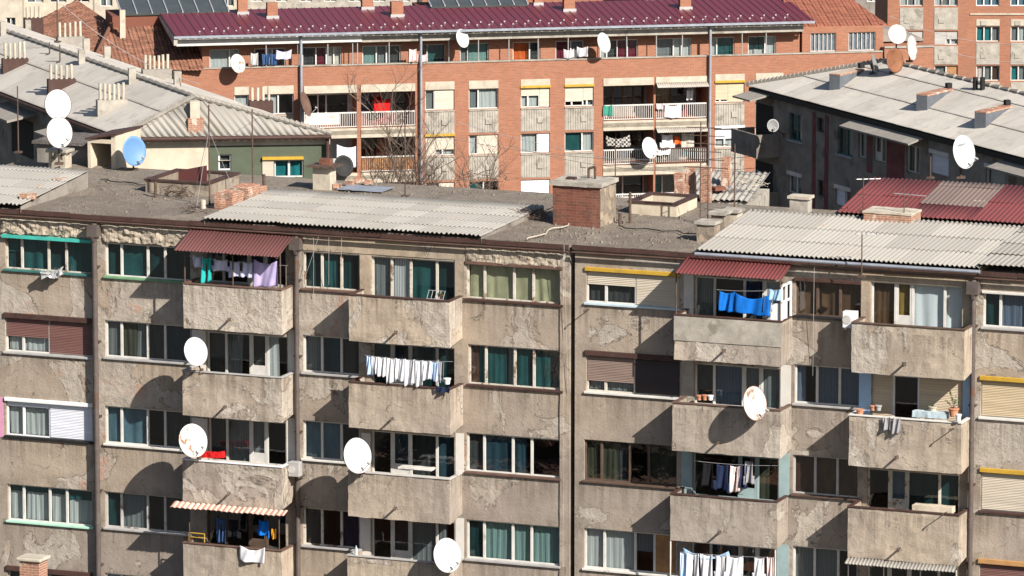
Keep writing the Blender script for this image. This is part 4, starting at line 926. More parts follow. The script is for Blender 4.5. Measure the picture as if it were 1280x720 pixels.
# felt patches, a few cables and grit on the flat roofs
def felt(B, x, y, L_, W_, a, seed, mat='tar'):
    p = FR.lz(x, y, ZR); rr = random.Random(seed); n_ = 26; pts = []
    for k in range(n_):
        t = 2 * math.pi * k / n_; r_ = 1 + .22 * math.sin(2 * t + seed) + rr.uniform(-.12, .12); u_, v_ = L_ * r_ * math.cos(t), W_ * r_ * math.sin(t); pts.append((p.x + u_ * math.cos(a) - v_ * math.sin(a), p.y + u_ * math.sin(a) + v_ * math.cos(a)))
    MB().prism([(q[0], q[1], ZR - .02) for q in pts], [(q[0], q[1], ZR + .062 + .01 * (seed % 3)) for q in pts]).build('felt_patch', M[mat], B)
gm = MB(); rr = random.Random(4)
for k in range(900):
    px_, py_ = rr.choice(((rr.uniform(60, 265), rr.uniform(215, 275)), (rr.uniform(610, 880), rr.uniform(275, 312)), (rr.uniform(420, 660), rr.uniform(225, 245)), (rr.uniform(700, 880), rr.uniform(262, 305))))
    p = FR.lz(px_, py_, ZR)
    if not (-.1 < p.y < 10): continue
    r_ = rr.choice((.02, .03, .035, .05, .07)) * rr.uniform(.7, 1.2); z_ = ZR + .03; a = rr.uniform(0, 3)
    q = [Vector((p.x + r_ * math.cos(a + t) * rr.uniform(.7, 1.2), p.y + r_ * math.sin(a + t) * rr.uniform(.7, 1.2), z_)) for t in (0, 1.57, 3.14, 4.71)]; c_ = Vector((p.x, p.y, z_ + r_ * .9)); gm.prism([v - Vector((0, 0, .06)) for v in q], [v.lerp(c_, .5) for v in q])
o = gm.build('roof_rubble', M['gravel']); o.location = FR.w(0, 0, 0); o.rotation_euler = (0, 0, FR.rot); tag(o, 'grit and small rubble strewn over the flat gravel roofs', 'rubble', kind='stuff')
for i, (a, b, sag, lb_) in enumerate((((125, 224), (205, 234), 0, 'dark cable lying across the left flat roof towards the rooflight curb'), ((770, 283), (872, 292), 0, 'dark cable lying on the flat roof between the vent pipe and the small chimney'), ((655, 300), (760, 262), 0, 'pale cable lying along the flat roof beside the big brick chimney'))):
    pa, pb = at_z(*a, ZR + .08), at_z(*b, ZR + .08); pts = [pa.lerp(pb, k / 14) - pa + Vector((.12 * math.sin(k * 1.9 + i), .18 * math.sin(k * 1.3 + i), 0)) for k in range(15)]; o = MB().path(pts, .022, 5).build('roof_cable', M['black' if i < 2 else 'concP']); o.location = pa; tag(o, lb_, 'cable', 'cables lying on the roof')
# rubble and bricks lying on the roofs
def lump(name, px, py, z, size, mat, label, cat, group=None, seed=0):
    p = at_z(px, py, z); mb = MB(); rough_box(mb, -size[0] / 2, size[0] / 2, -size[1] / 2, size[1] / 2, -.02, size[2], step=.09, jit=.03, seed=seed)
    o = mb.build(name, M[mat]); o.location = p; o.rotation_euler = (0, 0, rnd.uniform(-.6, .6)); return tag(o, label, cat, group)
lump('brick_rubble', 35, 247, ZR + .3, (.55, .3, .14), 'brickold', 'heap of broken bricks near the lower edge of the left corrugated roof', 'bricks', seed=1)
lump('brick_rubble', 74, 228, ZR + .4, (.45, .3, .16), 'brickold', 'heap of broken bricks higher up on the left corrugated roof', 'bricks', seed=2)
for i, (x, y, t) in enumerate(((421, 235, 'left end of the blue-grey sheet'), (437, 231, 'middle of the blue-grey sheet'), (448, 227, 'back edge of the blue-grey sheet'), (461, 230, 'right end of the blue-grey sheet'))):
    lump('loose_brick', x, y, ZR + .06, (.3, .16, .14), 'brickold', f'loose brick lying at the {t} on the flat roof', 'brick', 'loose bricks on the flat roof', seed=i)
s_ = FR.lz(420, 239, ZR); mb = MB(); rough_box(mb, s_.x, s_.x + 1.8, s_.y, s_.y + 1.2, ZR + .06, ZR + .075, jit=.01); o = mb.build('metal_sheet', M['pipegrey']); o.location = FR.w(0, 0, 0); o.rotation_euler = (0, 0, FR.rot); tag(o, 'flat blue-grey metal sheet with loose bricks on the flat roof', 'metal sheet')
def twig_heap(px, py, z, label, n=60, sx_=.8, seed=3, mat='darkwood'):
    rr = random.Random(seed); p = at_z(px, py, z); mb = MB()
    for k in range(n):
        a = Vector((rr.uniform(-sx_, sx_), rr.uniform(-.4, .4), rr.uniform(0, .35))); d = Vector((rr.uniform(-.5, .5), rr.uniform(-.3, .3), rr.uniform(-.15, .2)))
        mb.tube(a, a + d, .012, n=4)
    o = mb.build('brushwood_heap', M[mat]); o.location = p; o.rotation_euler = (0, 0, FR.rot); return tag(o, label, 'brushwood')
twig_heap(669, 275, ZR, 'heap of dark brushwood tucked against the left side of the big brick chimney', 70, .55)
twig_heap(603, 228, ZR, 'heap of dry twigs on the flat roof behind the middle corrugated sheets', 50, .9, 5, 'bark')
twig_heap(243, 268, ZR, 'dark scrap heap beside the pale vent pipe at the foot of the mast', 30, .4, 8, 'iron')
twig_heap(222, 245, ZR, 'tangle of old pipes and scrap against the left rooflight curb', 40, .6, 9, 'iron')

# ------------------------------------------------------------------ dishes on the front blocks
def fpos(px, py, n): s, z = FR.loc(px, py, n); return FR.w(s, -n, z)
def wdish(label, px, py, n, dia, arm, **k): return dish(label, fpos(px, py, n), dia, arm_to=FR.u * arm[0] + FR.i * arm[1] + Vector((0, 0, arm[2])), **k)
wdish('plain white round dish one balcony below the maroon awning', 243, 440, 1.5, .98, (.1, .36, -.75), yaw=34, feed=False)
wdish('white dish just left of the red bundle on a balcony', 239.5, 551.5, 1.55, 1.16, (.1, .4, -.7), yaw=30, mat='dishchip', mark=True)
wdish('large white dish on the third balcony from the top, left of the white shelf', 444.5, 570, 1.55, 1.2, (.05, .42, -.72), yaw=36, tilt=14)
wdish('white dish at the bottom edge, in front of the lowest balcony', 557, 694.5, 1.55, 1.16, (.1, .4, -.1), yaw=32, tilt=14)
wdish('white dish with a rust-spotted rim, casting a large shadow on its balcony front', 940.5, 504.5, 1.65, 1.12, (.15, .5, -.35), yaw=42, tilt=12, mat='dishchip', rim='dishrust', roll=-6)
fd = lambda px, py, z: at_z(px, py, z)
def rdish(label, px, py, base_py, zb, dia, **k):
    b = at_z(px + 1, base_py, zb); c = at_y(px, py, b.y - .25); return dish(label, c, dia, mast=c.z - zb, **k)
rdish('white dish on a roof mast above the red corrugated roof', 1202, 190.5, 222, ZR + .6, 1.18, yaw=42, tilt=12, roll=-5, mark=True)
rdish('upper of two overlapping white dishes above the pale vent stack', 71, 131, 186, ZR + .2, 1.12, yaw=26, tilt=10, rim='brown', feed=False)
rdish('lower of two overlapping white dishes, right above the pale vent stack', 72.5, 166, 205, ZR + .2, 1.12, yaw=30, tilt=10, rim='brown')
rdish('sky blue dish with flaking paint in front of the cream wall', 166, 189, 212, ZR, 1.08, yaw=36, tilt=10, mat='dishblue')

# air conditioners and small things on balconies
def aircon(label, px, py, n, sz, mat='pvc'):
    p = fpos(px, py, n); t = thing('air_conditioner', label, 'air conditioner', p, FR.rot, 'air conditioners outside the flats'); w_, d_, h_ = sz
    MB().box(-w_ / 2, w_ / 2, -d_ / 2, d_ / 2, -h_ / 2, h_ / 2).build('casing', M[mat], t, bevel=.02)
    g = MB(); g.tube((-.08, -d_ / 2 - .012, 0), (-.08, -d_ / 2 - .002, 0), h_ * .27, n=18); g.build('fan_grille', M['greyframe'], t)
    g = MB(); [g.box(-w_ / 2 - .012, -w_ / 2 - .002, -d_ / 2 + .04, d_ / 2 - .04, -h_ / 2 + .08 + k * .07, -h_ / 2 + .1 + k * .07) for k in range(6)]; g.build('vent_slats', M['greyframe'], t)
    MB().box(-w_ / 2, -w_ / 2 + .04, -d_ / 2, d_ / 2 + .25, -h_ / 2 - .05, -h_ / 2).box(w_ / 2 - .04, w_ / 2, -d_ / 2, d_ / 2 + .25, -h_ / 2 - .05, -h_ / 2).build('bracket', M['iron'], t)
aircon('small grey air conditioner on the drainpipe side of a balcony', 369, 586, .5, (.42, .3, .52), 'greysill')
aircon('white air conditioner left of the top right balcony', 1063, 399, .55, (.46, .32, .56))
def pot(label, px, py, n, r, h, mat='terracotta', plant=0, seed=0, group='plant pots on balconies'):
    p = fpos(px, py, n); t = thing('plant_pot' if plant else 'flower_pot', label, 'plant pot', p, FR.rot, group)
    mb = MB(); mb.tube((0, 0, 0), (0, 0, h), r * .75, r, 12); mb.tube((0, 0, h - .03), (0, 0, h + .004), r * 1.12, r * 1.12, 12); mb.build('pot', M[mat], t)
    if plant:
        rr = random.Random(seed); st = MB(); lf = MB()
        for k in range(9):
            a = rr.uniform(0, 6.28); tip = Vector((math.cos(a) * plant * .35, math.sin(a) * plant * .2, plant * rr.uniform(.5, 1))); st.tube((0, 0, h), tip, .008, .004, 4)
            for j in range(7):
                c = Vector((0, 0, h)).lerp(tip, rr.uniform(.4, 1)); d = Vector((rr.uniform(-1, 1), rr.uniform(-1, 1), rr.uniform(-.6, .6))) * .05; e = d.orthogonal().normalized() * .025
                lf.q(c - d, c + e, c + d, c - e)
        st.build('stems', M['bark'], t); lf.build('leaves', M['leaf'], t)
z2 = 516
pot('terracotta pot at the left end of the balcony with blue walls', 1075, 519, .95, .13, .2)
pot('leftmost of two small pots on the sill left of the open white door', 1091, 513, .3, .1, .16, 'terracotta')
pot('grey small pot beside the open white door on the blue-walled balcony', 1098, 513, .3, .11, .17, 'greysill')
pot('big bushy potted plant at the right of the blue-walled balcony', 1192, 520, .7, .17, .26, 'terracotta', .95, 4)
pot('pale bucket with a small plant on the blue-walled balcony', 1166, 516, .5, .14, .22, 'concP', .3, 6)
pot('white enamel pot hanging outside the right corner of the blue-walled balcony', 1198, 526, 1.25, .1, .22, 'pvc')
pot('small terracotta pot on the sill behind the rust-spotted dish, left one', 874, 500, .32, .1, .16)
pot('small terracotta pot on the sill behind the rust-spotted dish, middle one', 881, 500, .32, .1, .17)
pot('white small pot on the sill behind the rust-spotted dish, right one', 888, 500, .32, .1, .16, 'pvc')
pot('white tub on the balcony rail right of the washing line of white shirts', 559, 480, 1.0, .12, .2, 'pvc')
pot('small potted plant on the top balcony rail next to the wire rack', 551, 374, .9, .1, .15, 'brown', .3, 9)
def drape(name, key, px, py, wpx, hpx, n, label, group=None, cat=None):
    return garment(name, 'towel', key, FR, px, py, wpx, hpx, n, label, group, cat=cat)
mb = MB(); rough_box(mb, -.5, .5, -.12, .12, 0, .2, step=.07, jit=.06, seed=4); o = mb.build('red_bundle', CC['red']); o.location = fpos(263, 572, .9); o.rotation_euler = (0, -.12, FR.rot); tag(o, 'bright red folded bundle on the balcony ledge right of the speckled dish', 'bundle')
mb = MB(); rough_box(mb, -.6, .6, -.15, .15, 0, .22, step=.1, jit=.03, seed=6); o = mb.build('storage_box', M['bluesill']); o.location = fpos(1163, 522, .6); o.rotation_euler = (0, 0, FR.rot); tag(o, 'pale blue low box on the floor edge of the blue-walled balcony', 'box')
mb = MB(); rough_box(mb, -.7, .7, -.2, .2, 0, .2, step=.1, jit=.02, seed=8); o = mb.build('wall_cupboard', M['cream']); o.location = fpos(1167, 639, .55); o.rotation_euler = (0, 0, FR.rot); tag(o, 'low cream cupboard behind the rail of the balcony below the blue-walled one', 'cupboard')
mb = MB(); rough_box(mb, -.36, .36, -.14, .14, -.06, .14, step=.07, jit=.13, seed=11); o = mb.build('plastic_bag', M['steel']); o.location = fpos(66, 344, .3); o.rotation_euler = (0, -.25, FR.rot); tag(o, 'crumpled translucent grey plastic bag under the top left teal window', 'plastic bag')
mb = MB()
for k in range(5): mb.tube((-.3 + .15 * k, -.1, .02), (-.3 + .15 * k, .1, .28), .01)
mb.tube((-.32, .1, .28), (.32, .1, .28), .012).tube((-.32, -.1, .02), (.32, -.1, .02), .012)
o = mb.build('drying_rack', M['steel']); o.location = fpos(545, 374, .95); o.rotation_euler = (0, 0, FR.rot); tag(o, 'small wire rack lying on the rail of the top balcony left of the joint', 'rack')
mb = MB(); rough_box(mb, -.62, .62, -.2, .2, 0, .06, step=.1, jit=.015); o = mb.build('wooden_shelf', M['white']); o.location = fpos(521, 586, .8); o.rotation_euler = (0, 0, FR.rot); tag(o, 'white shelf board with oddments on the balcony right of the large clean dish', 'shelf')
mb = MB(); mb.tube((-.02, 0, 0), (-.02, 0, .26), .05, n=10).tube((-.02, 0, .26), (-.02, 0, .34), .02, n=8); o = mb.build('water_bottle', M['bluesill']); o.location = fpos(446, 694, 1.05); tag(o, 'clear plastic bottle standing on the lowest balcony rail left of the joint', 'bottle')
mb = MB(); mb.path([(-.3, 0, 0), (-.3, 0, .3), (.3, 0, .3), (.3, 0, 0)], .02).tube((-.3, 0, .15), (.3, 0, .15), .015); o = mb.build('rail_frame', M['yellow']); o.location = fpos(246, 677, 1.0); o.rotation_euler = (0, 0, FR.rot); tag(o, 'small yellow metal frame standing under the broken tile canopy', 'frame')

# ------------------------------------------------------------------ washing
G = 'washing under the maroon awning'
line_between('clothes_line', FR, (236, 320, 1.0), (360, 332, 1.0), 'clothes line under the maroon awning', sag=.06)
garment('trousers', 'trousers', 'turq', FR, 257, 320.5, 13, 33, 1.0, 'turquoise trousers hanging under the maroon awning', G)
garment('shirt', 'towel', 'lav', FR, 247, 319, 13, 16, .98, 'pale lavender cloth left of the turquoise trousers', G)
garment('shirt', 'shirt', 'lav', FR, 275, 322, 24, 18, 1.0, 'lavender shirt right of the turquoise trousers', G)
garment('shirt', 'shirt', 'lav', FR, 293, 325, 17, 24, 1.0, 'lavender shirt in the middle of the line under the maroon awning', G)
garment('shirt', 'shirt', 'lav', FR, 309, 326, 17, 23, 1.0, 'lavender shirt next to the lilac sheet', G)
garment('sheet', 'towel', 'lilac', FR, 332, 325, 30, 33, 1.02, 'large lilac sheet at the right end of the line under the maroon awning', G)
G = 'white washing on the second balcony left of the joint'
line_between('clothes_line', FR, (456, 444, 1.2), (566, 452, 1.2), 'clothes line above the second balcony left of the joint', sag=.05)
for i, (x, w_, h_, k, kd, lb) in enumerate(((462, 8, 24, 'bluestripe', 'towel', 'narrow blue-white striped shirt at the left end of the long white washing line'), (468.5, 8, 22, 'white', 'vest', 'white vest, second from the left of the long white washing line'), (477, 10, 27, 'lace', 'towel', 'white cloth, third from the left of the long white washing line'),
        (489, 12, 30, 'white', 'towel', 'white shirt, fourth from the left of the long white washing line'), (500.5, 12, 31, 'lace', 'towel', 'white shirt, fifth from the left of the long white washing line'), (512, 12, 31, 'white', 'towel', 'white shirt, sixth from the left of the long white washing line'), (523, 11, 32, 'white', 'towel', 'white shirt, seventh from the left of the long white washing line'),
        (533, 10, 25, 'lace', 'towel', 'white shorter shirt left of the blue striped one on the long washing line'), (543.5, 13, 27, 'bluestripe', 'towel', 'broad blue-white striped shirt near the right end of the long washing line'), (552, 6, 24, 'greyc', 'vest', 'thin grey top at the right end of the long washing line'))):
    garment('shirt', kd, k, FR, x, 445 + (x - 462) * .078, w_, h_, 1.2, lb, G)
drape('cloth', 'navy', 553, 482, 17, 8, 1.3, 'dark blue cloth lying over the rail at the right end of the long washing line')
G = 'blue washing under the bright red awning'
line_between('clothes_line', FR, (896, 362, 1.1), (976, 362, 1.1), 'clothes line under the bright red awning', sag=.05)
garment('cloth', 'towel', 'royal', FR, 909, 364, 19, 26, 1.1, 'royal blue cloth at the left of the line under the red awning', G)
garment('sheet', 'towel', 'royal', FR, 940, 367, 42, 27, 1.12, 'wide royal blue sheet in the middle under the red awning', G)
garment('bag', 'towel', 'sky', FR, 969, 361, 14, 16, 1.12, 'blue and white plastic bag hanging right of the royal blue sheet', G)
garment('cloth', 'towel', 'denim', FR, 959, 369, 10, 21, 1.1, 'darker blue cloth right of the wide royal blue sheet', G)
G = 'dark washing on the third balcony right of the joint'
line_between('clothes_line', FR, (868, 576, .9), (972, 582, .9), 'clothes line in the shaded balcony with pale blue-grey walls', sag=.05)
for i, (x, y, w_, h_, k, kd, lb) in enumerate(((884, 577, 18, 34, 'blackc', 'shirt', 'black shirt at the left of the shaded third balcony right of the joint'), (903, 579, 20, 36, 'navy', 'shirt', 'navy shirt in the middle of the shaded third balcony right of the joint'), (919, 582, 12, 36, 'pink', 'trousers', 'pale greyish pink trousers on the shaded third balcony right of the joint'), (929, 581, 9, 30, 'navy', 'towel', 'dark towel between two pale garments on the shaded balcony'), (936, 575, 13, 33, 'greyc', 'shirt', 'pale grey shirt at the right of the shaded third balcony right of the joint'))):
    garment('shirt', kd, k, FR, x, y, w_, h_, .9, lb, G)
G = 'white washing at the bottom edge of the photo'
line_between('clothes_line', FR, (850, 690, 1.35), (975, 697, 1.35), 'clothes line with white washing at the bottom edge of the photo', sag=.04)
for i, (x, w_, k, kd, lb) in enumerate(((855, 9, 'bluestripe', 'towel', 'blue-white striped cloth at the left end of the washing at the bottom edge'), (866, 15, 'white', 'trousers', 'white trousers, first white piece of the washing at the bottom edge'), (883, 15, 'lace', 'towel', 'white cloth, second white piece of the washing at the bottom edge'), (900, 15, 'white', 'shirt', 'white shirt, third white piece of the washing at the bottom edge'), (918, 21, 'lace', 'towel', 'broad white sheet, fourth white piece of the washing at the bottom edge'), (949, 17, 'white', 'shirt', 'white shirt hanging apart, at the right of the washing at the bottom edge'), (963, 8, 'pink', 'towel', 'small pinkish cloth at the right end of the washing at the bottom edge'))):
    garment('shirt' if kd == 'shirt' else 'cloth', kd, k, FR, x, 691 + (x - 855) * .05, w_, 36, 1.35, lb, G)
drape('blanket', 'sky', 882, 687, 56, 10, 1.3, 'pale blue blanket behind the white washing at the bottom edge')
G = 'dark washing under the broken tile canopy'
for i, (x, y, w_, h_, k, kd, lb) in enumerate(((276, 647, 12, 30, 'denim', 'trousers', 'dark blue trousers at the left under the broken tile canopy'), (292, 648, 17, 24, 'blackc', 'shirt', 'black shirt left of the bright blue shirt under the tile canopy'), (329, 649, 17, 22, 'royal', 'shirt', 'bright blue shirt under the broken tile canopy'), (342, 661, 5, 14, 'yell', 'towel', 'small yellow-orange cloth next to the bright blue shirt'))):
    garment('shirt' if kd == 'shirt' else 'cloth', kd, k, FR, x, y, w_, h_, .95, lb, G)
drape('towel', 'white', 315.5, 683, 32, 20, 1.25, 'white towel hanging over the balcony rail under the broken tile canopy')
drape('cloth', 'greyc', 1108, 521, 9, 18, 1.27, 'left grey-brown rag hanging over the rail of the blue-walled balcony', 'rags over the rail')
drape('cloth', 'greyc', 1121, 522, 9, 20, 1.27, 'right grey-brown rag hanging over the rail of the blue-walled balcony', 'rags over the rail')
# dangling cables
for i, (a, b, lb) in enumerate((((392, 297, .4), (392, 372, .06), 'left loose cable dangling over the teal window beside the maroon awning'), ((411, 297, .4), (411, 356, .06), 'middle loose cable dangling over the teal window'), ((427, 298, .4), (426, 352, .06), 'right loose cable dangling over the teal window'), ((398, 296, .4), (376, 360, .15), 'slanting loose cable tied to the drainpipe left of the teal window'),
        ((1018, 320, .35), (1016, 470, .05), 'loose cable hanging down past the brown-curtained window'), ((705, 305, .3), (710, 490, .05), 'thin cable running down beside the dark vertical joint'))):
    line_between('dangling_cable', FR, a, b, lb, .007, .05, 'greysill', 'cable', 'cables dangling down the facade')
def hook(label, px, py, n, L_, dz):
    t = FR.loc(px, py, n); mb = MB().tube((0, 0, 0), (.0, -L_, dz), .018).tube((0, -L_, dz), (.03, -L_ - .05, dz - .02), .03); o = mb.build('wall_bracket', M['iron']); o.location = FR.w(t[0], -n, t[1]); o.rotation_euler = (0, 0, FR.rot); tag(o, label, 'bracket', 'brackets sticking out of the facade')
hook('iron bracket sticking out of the wall left of the yellow shutter window sill', 737, 386, .0, .55, .03)
hook('iron bracket on the front of the blue-walled balcony', 1193, 535, 1.16, .5, .05)
hook('iron bracket on the front of the balcony below the blue-walled one', 1184, 640, 1.16, .5, .05)
#PART4
# ------------------------------------------------------------------ red brick block with wine-coloured roof
F2 = Fac(at_y(600, 100, 300.0), R(11)); B2 = thing('brick_apartment_block', 'orange brick apartment block with a long wine-red metal roof and rows of loggias', 'apartment block', F2.w(0, 0, 0), F2.rot)
H2 = []; z2_ = lambda y: F2.loc(550, y)[1]; x2 = lambda px, n=0.0: F2.loc(px, 120, n)[0]
zPT, zPB = z2_(79), z2_(102)          # terrace parapet
zL = z2_(111); zA0, zA1 = z2_(137.5), z2_(112.5); zB0, zB1 = z2_(194.5), z2_(170); zC0, zC1 = z2_(253), z2_(228)
zEave = F2.loc(550, 37, .35)[1]
def w2(x0, x1, z0, z1, panes, fr='white', head=None, hh=.14, H=None, y=.10, mw=.07, **k):
    return win(B2, F2, 0, 0, 0, 0, panes, H2 if H is None else H, fr=fr, head=head, headh=hh, abs_=(x2(x0), x2(x1), z0, z1), y=y, mw=mw, fw=.05, **k)
SB = lambda k, f=1.0, u=None: ('S', k, f, u)
bays = {  # (x0, x1): row A, row B, row C
 (293, 311): ([(1, 'sheer')], [(1, None)], None), (329, 367): ([(1, 'pvcx'), (1, None)], [(1, 'sheer'), (1, None)], None),
 (531.5, 568): ([(.35, 'grey'), (.8, SB('beige'))], [(.4, SB('beige')), (.8, SB('beige', .72, 'sheer'))], [(1, 'sheer'), (1, SB('beige'))]),
 (586, 623): ([(.35, 'grey'), (.8, 'sheer')], [(.35, 'sheer'), (.9, SB('beige'))], [(1, 'teal'), (1, None)]),
 (651, 687.5): ([(.75, SB('beige', .4, 'sheer')), (.4, SB('beige'))], [(1, 'sheer'), (.7, SB('white'))], [(1, SB('white', .85, None))]),
 (706, 742): ([(.75, SB('beige', .78, None)), (.4, SB('beige', .72, 'grey'))], [(1, 'teal'), (.6, 'sheer')], [(1, 'sheer'), (1, 'sheer')]),
 (894, 930.5): ([(.45, SB('ochre', .9, None)), (.6, SB('ochre'))], [(1, SB('white', .55, 'sheer')), (.1, None)], [(1, 'teal'), (1, None)]),
 (944.5, 979): ([(1, SB('beige')), (1, None)], [(1, 'sheer'), (1, None)], None)}
hd = {531.5: (None, 'yellow'), 651: ('yellow', None), 706: ('yellow', None), 894: ('yellow', 'pvc')}
for (a, b), rows in bays.items():
    for r, (z0, z1) in enumerate(((zA0, zA1), (zB0, zB1), (zC0, zC1))):
        if not rows[r]: continue
        ps = [(q, 'sheer' if k == 'pvcx' else k) for q, k in rows[r]]
        w2(a, b, z0, z1, ps, head=(hd.get(a, (None, None)) + (None,))[r], hh=.12)
    mb = MB(); s0, s1 = x2(a), x2(b)
    mb.box(s0, s1, -.025, .0, zA1 + .02, zPB).build('lintel_panel', M['concP'], B2)
    for z1, z0 in ((zA0, zB1), (zB0, zC1)):
        mb = MB(); zt, zb = z1 - .03, z0 + .12; mb.box(s0, s1, -.012, .0, zb, zt); mb.box(s0, s1, -.06, -.013, zt - .06, zt); n_ = int((s1 - s0) / .14)
        for k in range(n_): xx = s0 + .06 + (s1 - s0 - .12) * k / n_; mb.box(xx, xx + .07, -.035, -.013, zb + .03, zt - .09)
        sp = mb.build('spandrel_panel', M['conc'], B2); cx = s0 + (s1 - s0) * .66; cz = (zt + zb) / 2 - .02
        MB().box(cx - .17, cx + .17, -.085, -.036, cz - .16, cz + .16).build('panel_boss', M['conc'], sp, bevel=.05)
# loggias
logs = []
for (a, b, rail_a, rail_b) in ((380, 446, 'white', None), (451, 519, 'white', 'terra'), (754, 817, 'white', 'white'), (819.5, 884, 'white', 'brown')):
    if a == 819.5:
        for zq in (113, 169.5): corr('loggia_awning', M['asbfar'], B2, [(x2(a), -.55, z2_(zq + 3)), (x2(b), -.55, z2_(zq + 3)), (x2(b), -.06, z2_(zq - 2)), (x2(a), -.06, z2_(zq - 2))], (0, .5, .2), pitch=.12, amp=.015, sheet=2)
    s0, s1 = x2(a), x2(b)
    for r, (zt, zb, zrl) in enumerate(((z2_(113), z2_(157), z2_(137)), (z2_(169.5), z2_(213), z2_(193)), (z2_(226), z2_(262), z2_(249)))):
        H2.append((s0, s1, zb, zt, 1.5)); logs.append((s0, s1, zb, zt, zrl, r, a))
        MB().box(s0, s1, -.05, -.004, zt + .01, zt + .42).build('loggia_beam', M['concP'], B2)
        MB().box(s0, s1, -.05, .1, zb - .36, zb - .005).build('loggia_slab', M['concP'] if r else M['concP'], B2)
        kind = (rail_a, rail_b, 'white')[r]
        if kind:
            rl = MB(); rl.box(s0 + .02, s1 - .02, -.03, .03, zrl - .07, zrl).box(s0 + .02, s1 - .02, -.02, .02, zb + .06, zb + .1); o = rl.build('railing', M['brown' if kind == 'brown' else 'white'], B2)
            bl = MB(); n_ = int((s1 - s0) / .115)
            for k in range(n_): xx = s0 + .06 + (s1 - s0 - .12) * k / (n_ - 1); bl.box(xx - .014, xx + .014, -.014, .014, zb + .1, zrl - .07)
            bl.build('balusters', M['white' if kind != 'terra' else 'tileR'], o)
            if kind == 'terra': MB().box(s0 + .02, s1 - .02, .03, .05, zb + .1, zrl - .08).build('infill_panel', M['woodboard'], o)
# back walls of the loggias with their windows
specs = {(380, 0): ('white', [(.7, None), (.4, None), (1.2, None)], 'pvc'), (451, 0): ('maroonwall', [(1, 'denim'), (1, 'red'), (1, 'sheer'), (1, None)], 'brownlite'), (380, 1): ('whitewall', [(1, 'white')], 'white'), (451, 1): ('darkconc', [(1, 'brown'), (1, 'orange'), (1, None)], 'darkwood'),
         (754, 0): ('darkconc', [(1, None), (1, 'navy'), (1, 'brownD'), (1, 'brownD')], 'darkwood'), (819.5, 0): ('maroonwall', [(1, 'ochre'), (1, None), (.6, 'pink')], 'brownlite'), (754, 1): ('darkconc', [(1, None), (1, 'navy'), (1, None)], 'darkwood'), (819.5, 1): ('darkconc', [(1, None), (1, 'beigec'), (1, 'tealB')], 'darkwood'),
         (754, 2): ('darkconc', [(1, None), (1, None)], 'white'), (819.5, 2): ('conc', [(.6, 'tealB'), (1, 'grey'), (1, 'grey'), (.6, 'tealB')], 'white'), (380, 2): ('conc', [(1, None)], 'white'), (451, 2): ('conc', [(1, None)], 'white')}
for (s0, s1, zb, zt, zrl, r, a) in logs:
    wm, ps, fr = specs[(a, r)]; hh = []
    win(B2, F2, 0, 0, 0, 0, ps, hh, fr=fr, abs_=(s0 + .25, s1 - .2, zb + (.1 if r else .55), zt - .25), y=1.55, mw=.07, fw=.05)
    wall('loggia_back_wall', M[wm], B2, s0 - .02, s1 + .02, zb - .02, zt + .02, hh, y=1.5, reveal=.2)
s2a, s2b = x2(228), x2(1003) + 4.5
wall('wall', M['brick'], B2, s2a, s2b, 0, zPT, H2, depth=9)
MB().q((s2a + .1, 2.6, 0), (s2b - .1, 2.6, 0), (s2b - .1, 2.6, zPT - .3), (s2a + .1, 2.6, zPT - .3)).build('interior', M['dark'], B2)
MB().box(s2a - .04, s2b, -.05, .24, zPT + .005, zPT + .06).build('parapet_coping', M['conc'], B2)
MB().q((s2a, .24, zPT - .9), (s2b, .24, zPT - .9), (s2b, 9, zPT - .9), (s2a, 9, zPT - .9)).build('terrace_floor', M['conc'], B2)
MB().box(s2a, s2b, .2, .236, zPT - .9, zPT).build('parapet_back', M['conc'], B2)
# recessed top floor: measured on its own plane, 1.7 m behind
NT = -.75; xt = lambda px: F2.loc(px, 70, NT)[0]; HT = []
zt0, zt1 = F2.loc(550, 83, NT)[1], F2.loc(550, 55, NT)[1]
for x0, x1, ps, fr in ((262, 299, [(1.6, 'sheer'), (.7, 'sheer')], 'white'), (318, 357, [(1, None), (.3, 'sheer'), (1, None)], 'white'), (378, 427, [(.8, 'greyD'), (.6, 'darkred'), (.4, 'beigec'), (.4, 'beigec')], 'white'), (453, 501, [(1, 'tealS'), (.7, 'grey'), (1, 'greyD')], 'white'), (527, 557, [(.5, None), (2, 'teal')], 'greyframe'), (575, 611, [(.5, 'grey'), (1.5, 'tealS')], 'greyframe'),
                       (641, 675.5, [(1.7, 'orange'), (1, 'greyD')], 'white'), (694.5, 729.5, [(1, 'darkred'), (.8, 'grey')], 'white'), (750, 797.5, [(.6, 'sheer'), (1, 'greyD'), (1, 'darkred'), (1, 'darkred')], 'white'), (820.5, 864, [(1.6, 'grey'), (.7, 'sheer'), (.8, 'sheer')], 'white'), (889, 918, [(.4, 'sheer'), (1.5, ('P', 'teal', 1.0))], 'white'), (935, 970, [(1.7, ('V', 'tealD', 'sheer', .6)), (1, 'sheer')], 'white')):
    win(B2, F2, 0, 0, 0, 0, ps, HT, fr=fr, abs_=(xt(x0), xt(x1), zt0, zt1), y=.08 - NT, mw=.07, fw=.05)
zE = F2.loc(550, 49, NT)[1]
wall('top_floor_wall', M['brick'], B2, s2a + 1.2, x2(1003), zPT - .95, zE + .6, HT, y=-NT, depth=8.5)
mb = MB(); mb.box(s2a - .3, x2(1003), -.1, .15, zEave - .62, zEave - .1); mb.box(s2a - .3, x2(1003), .16, .74, zEave - .2, zEave - .1); mb.build('eave_beam', M['conc'], B2)
MB().box(s2a - .32, x2(452), -.16, -.104, zEave - .58, zEave - .04).build('fascia_board', M['white'], B2)
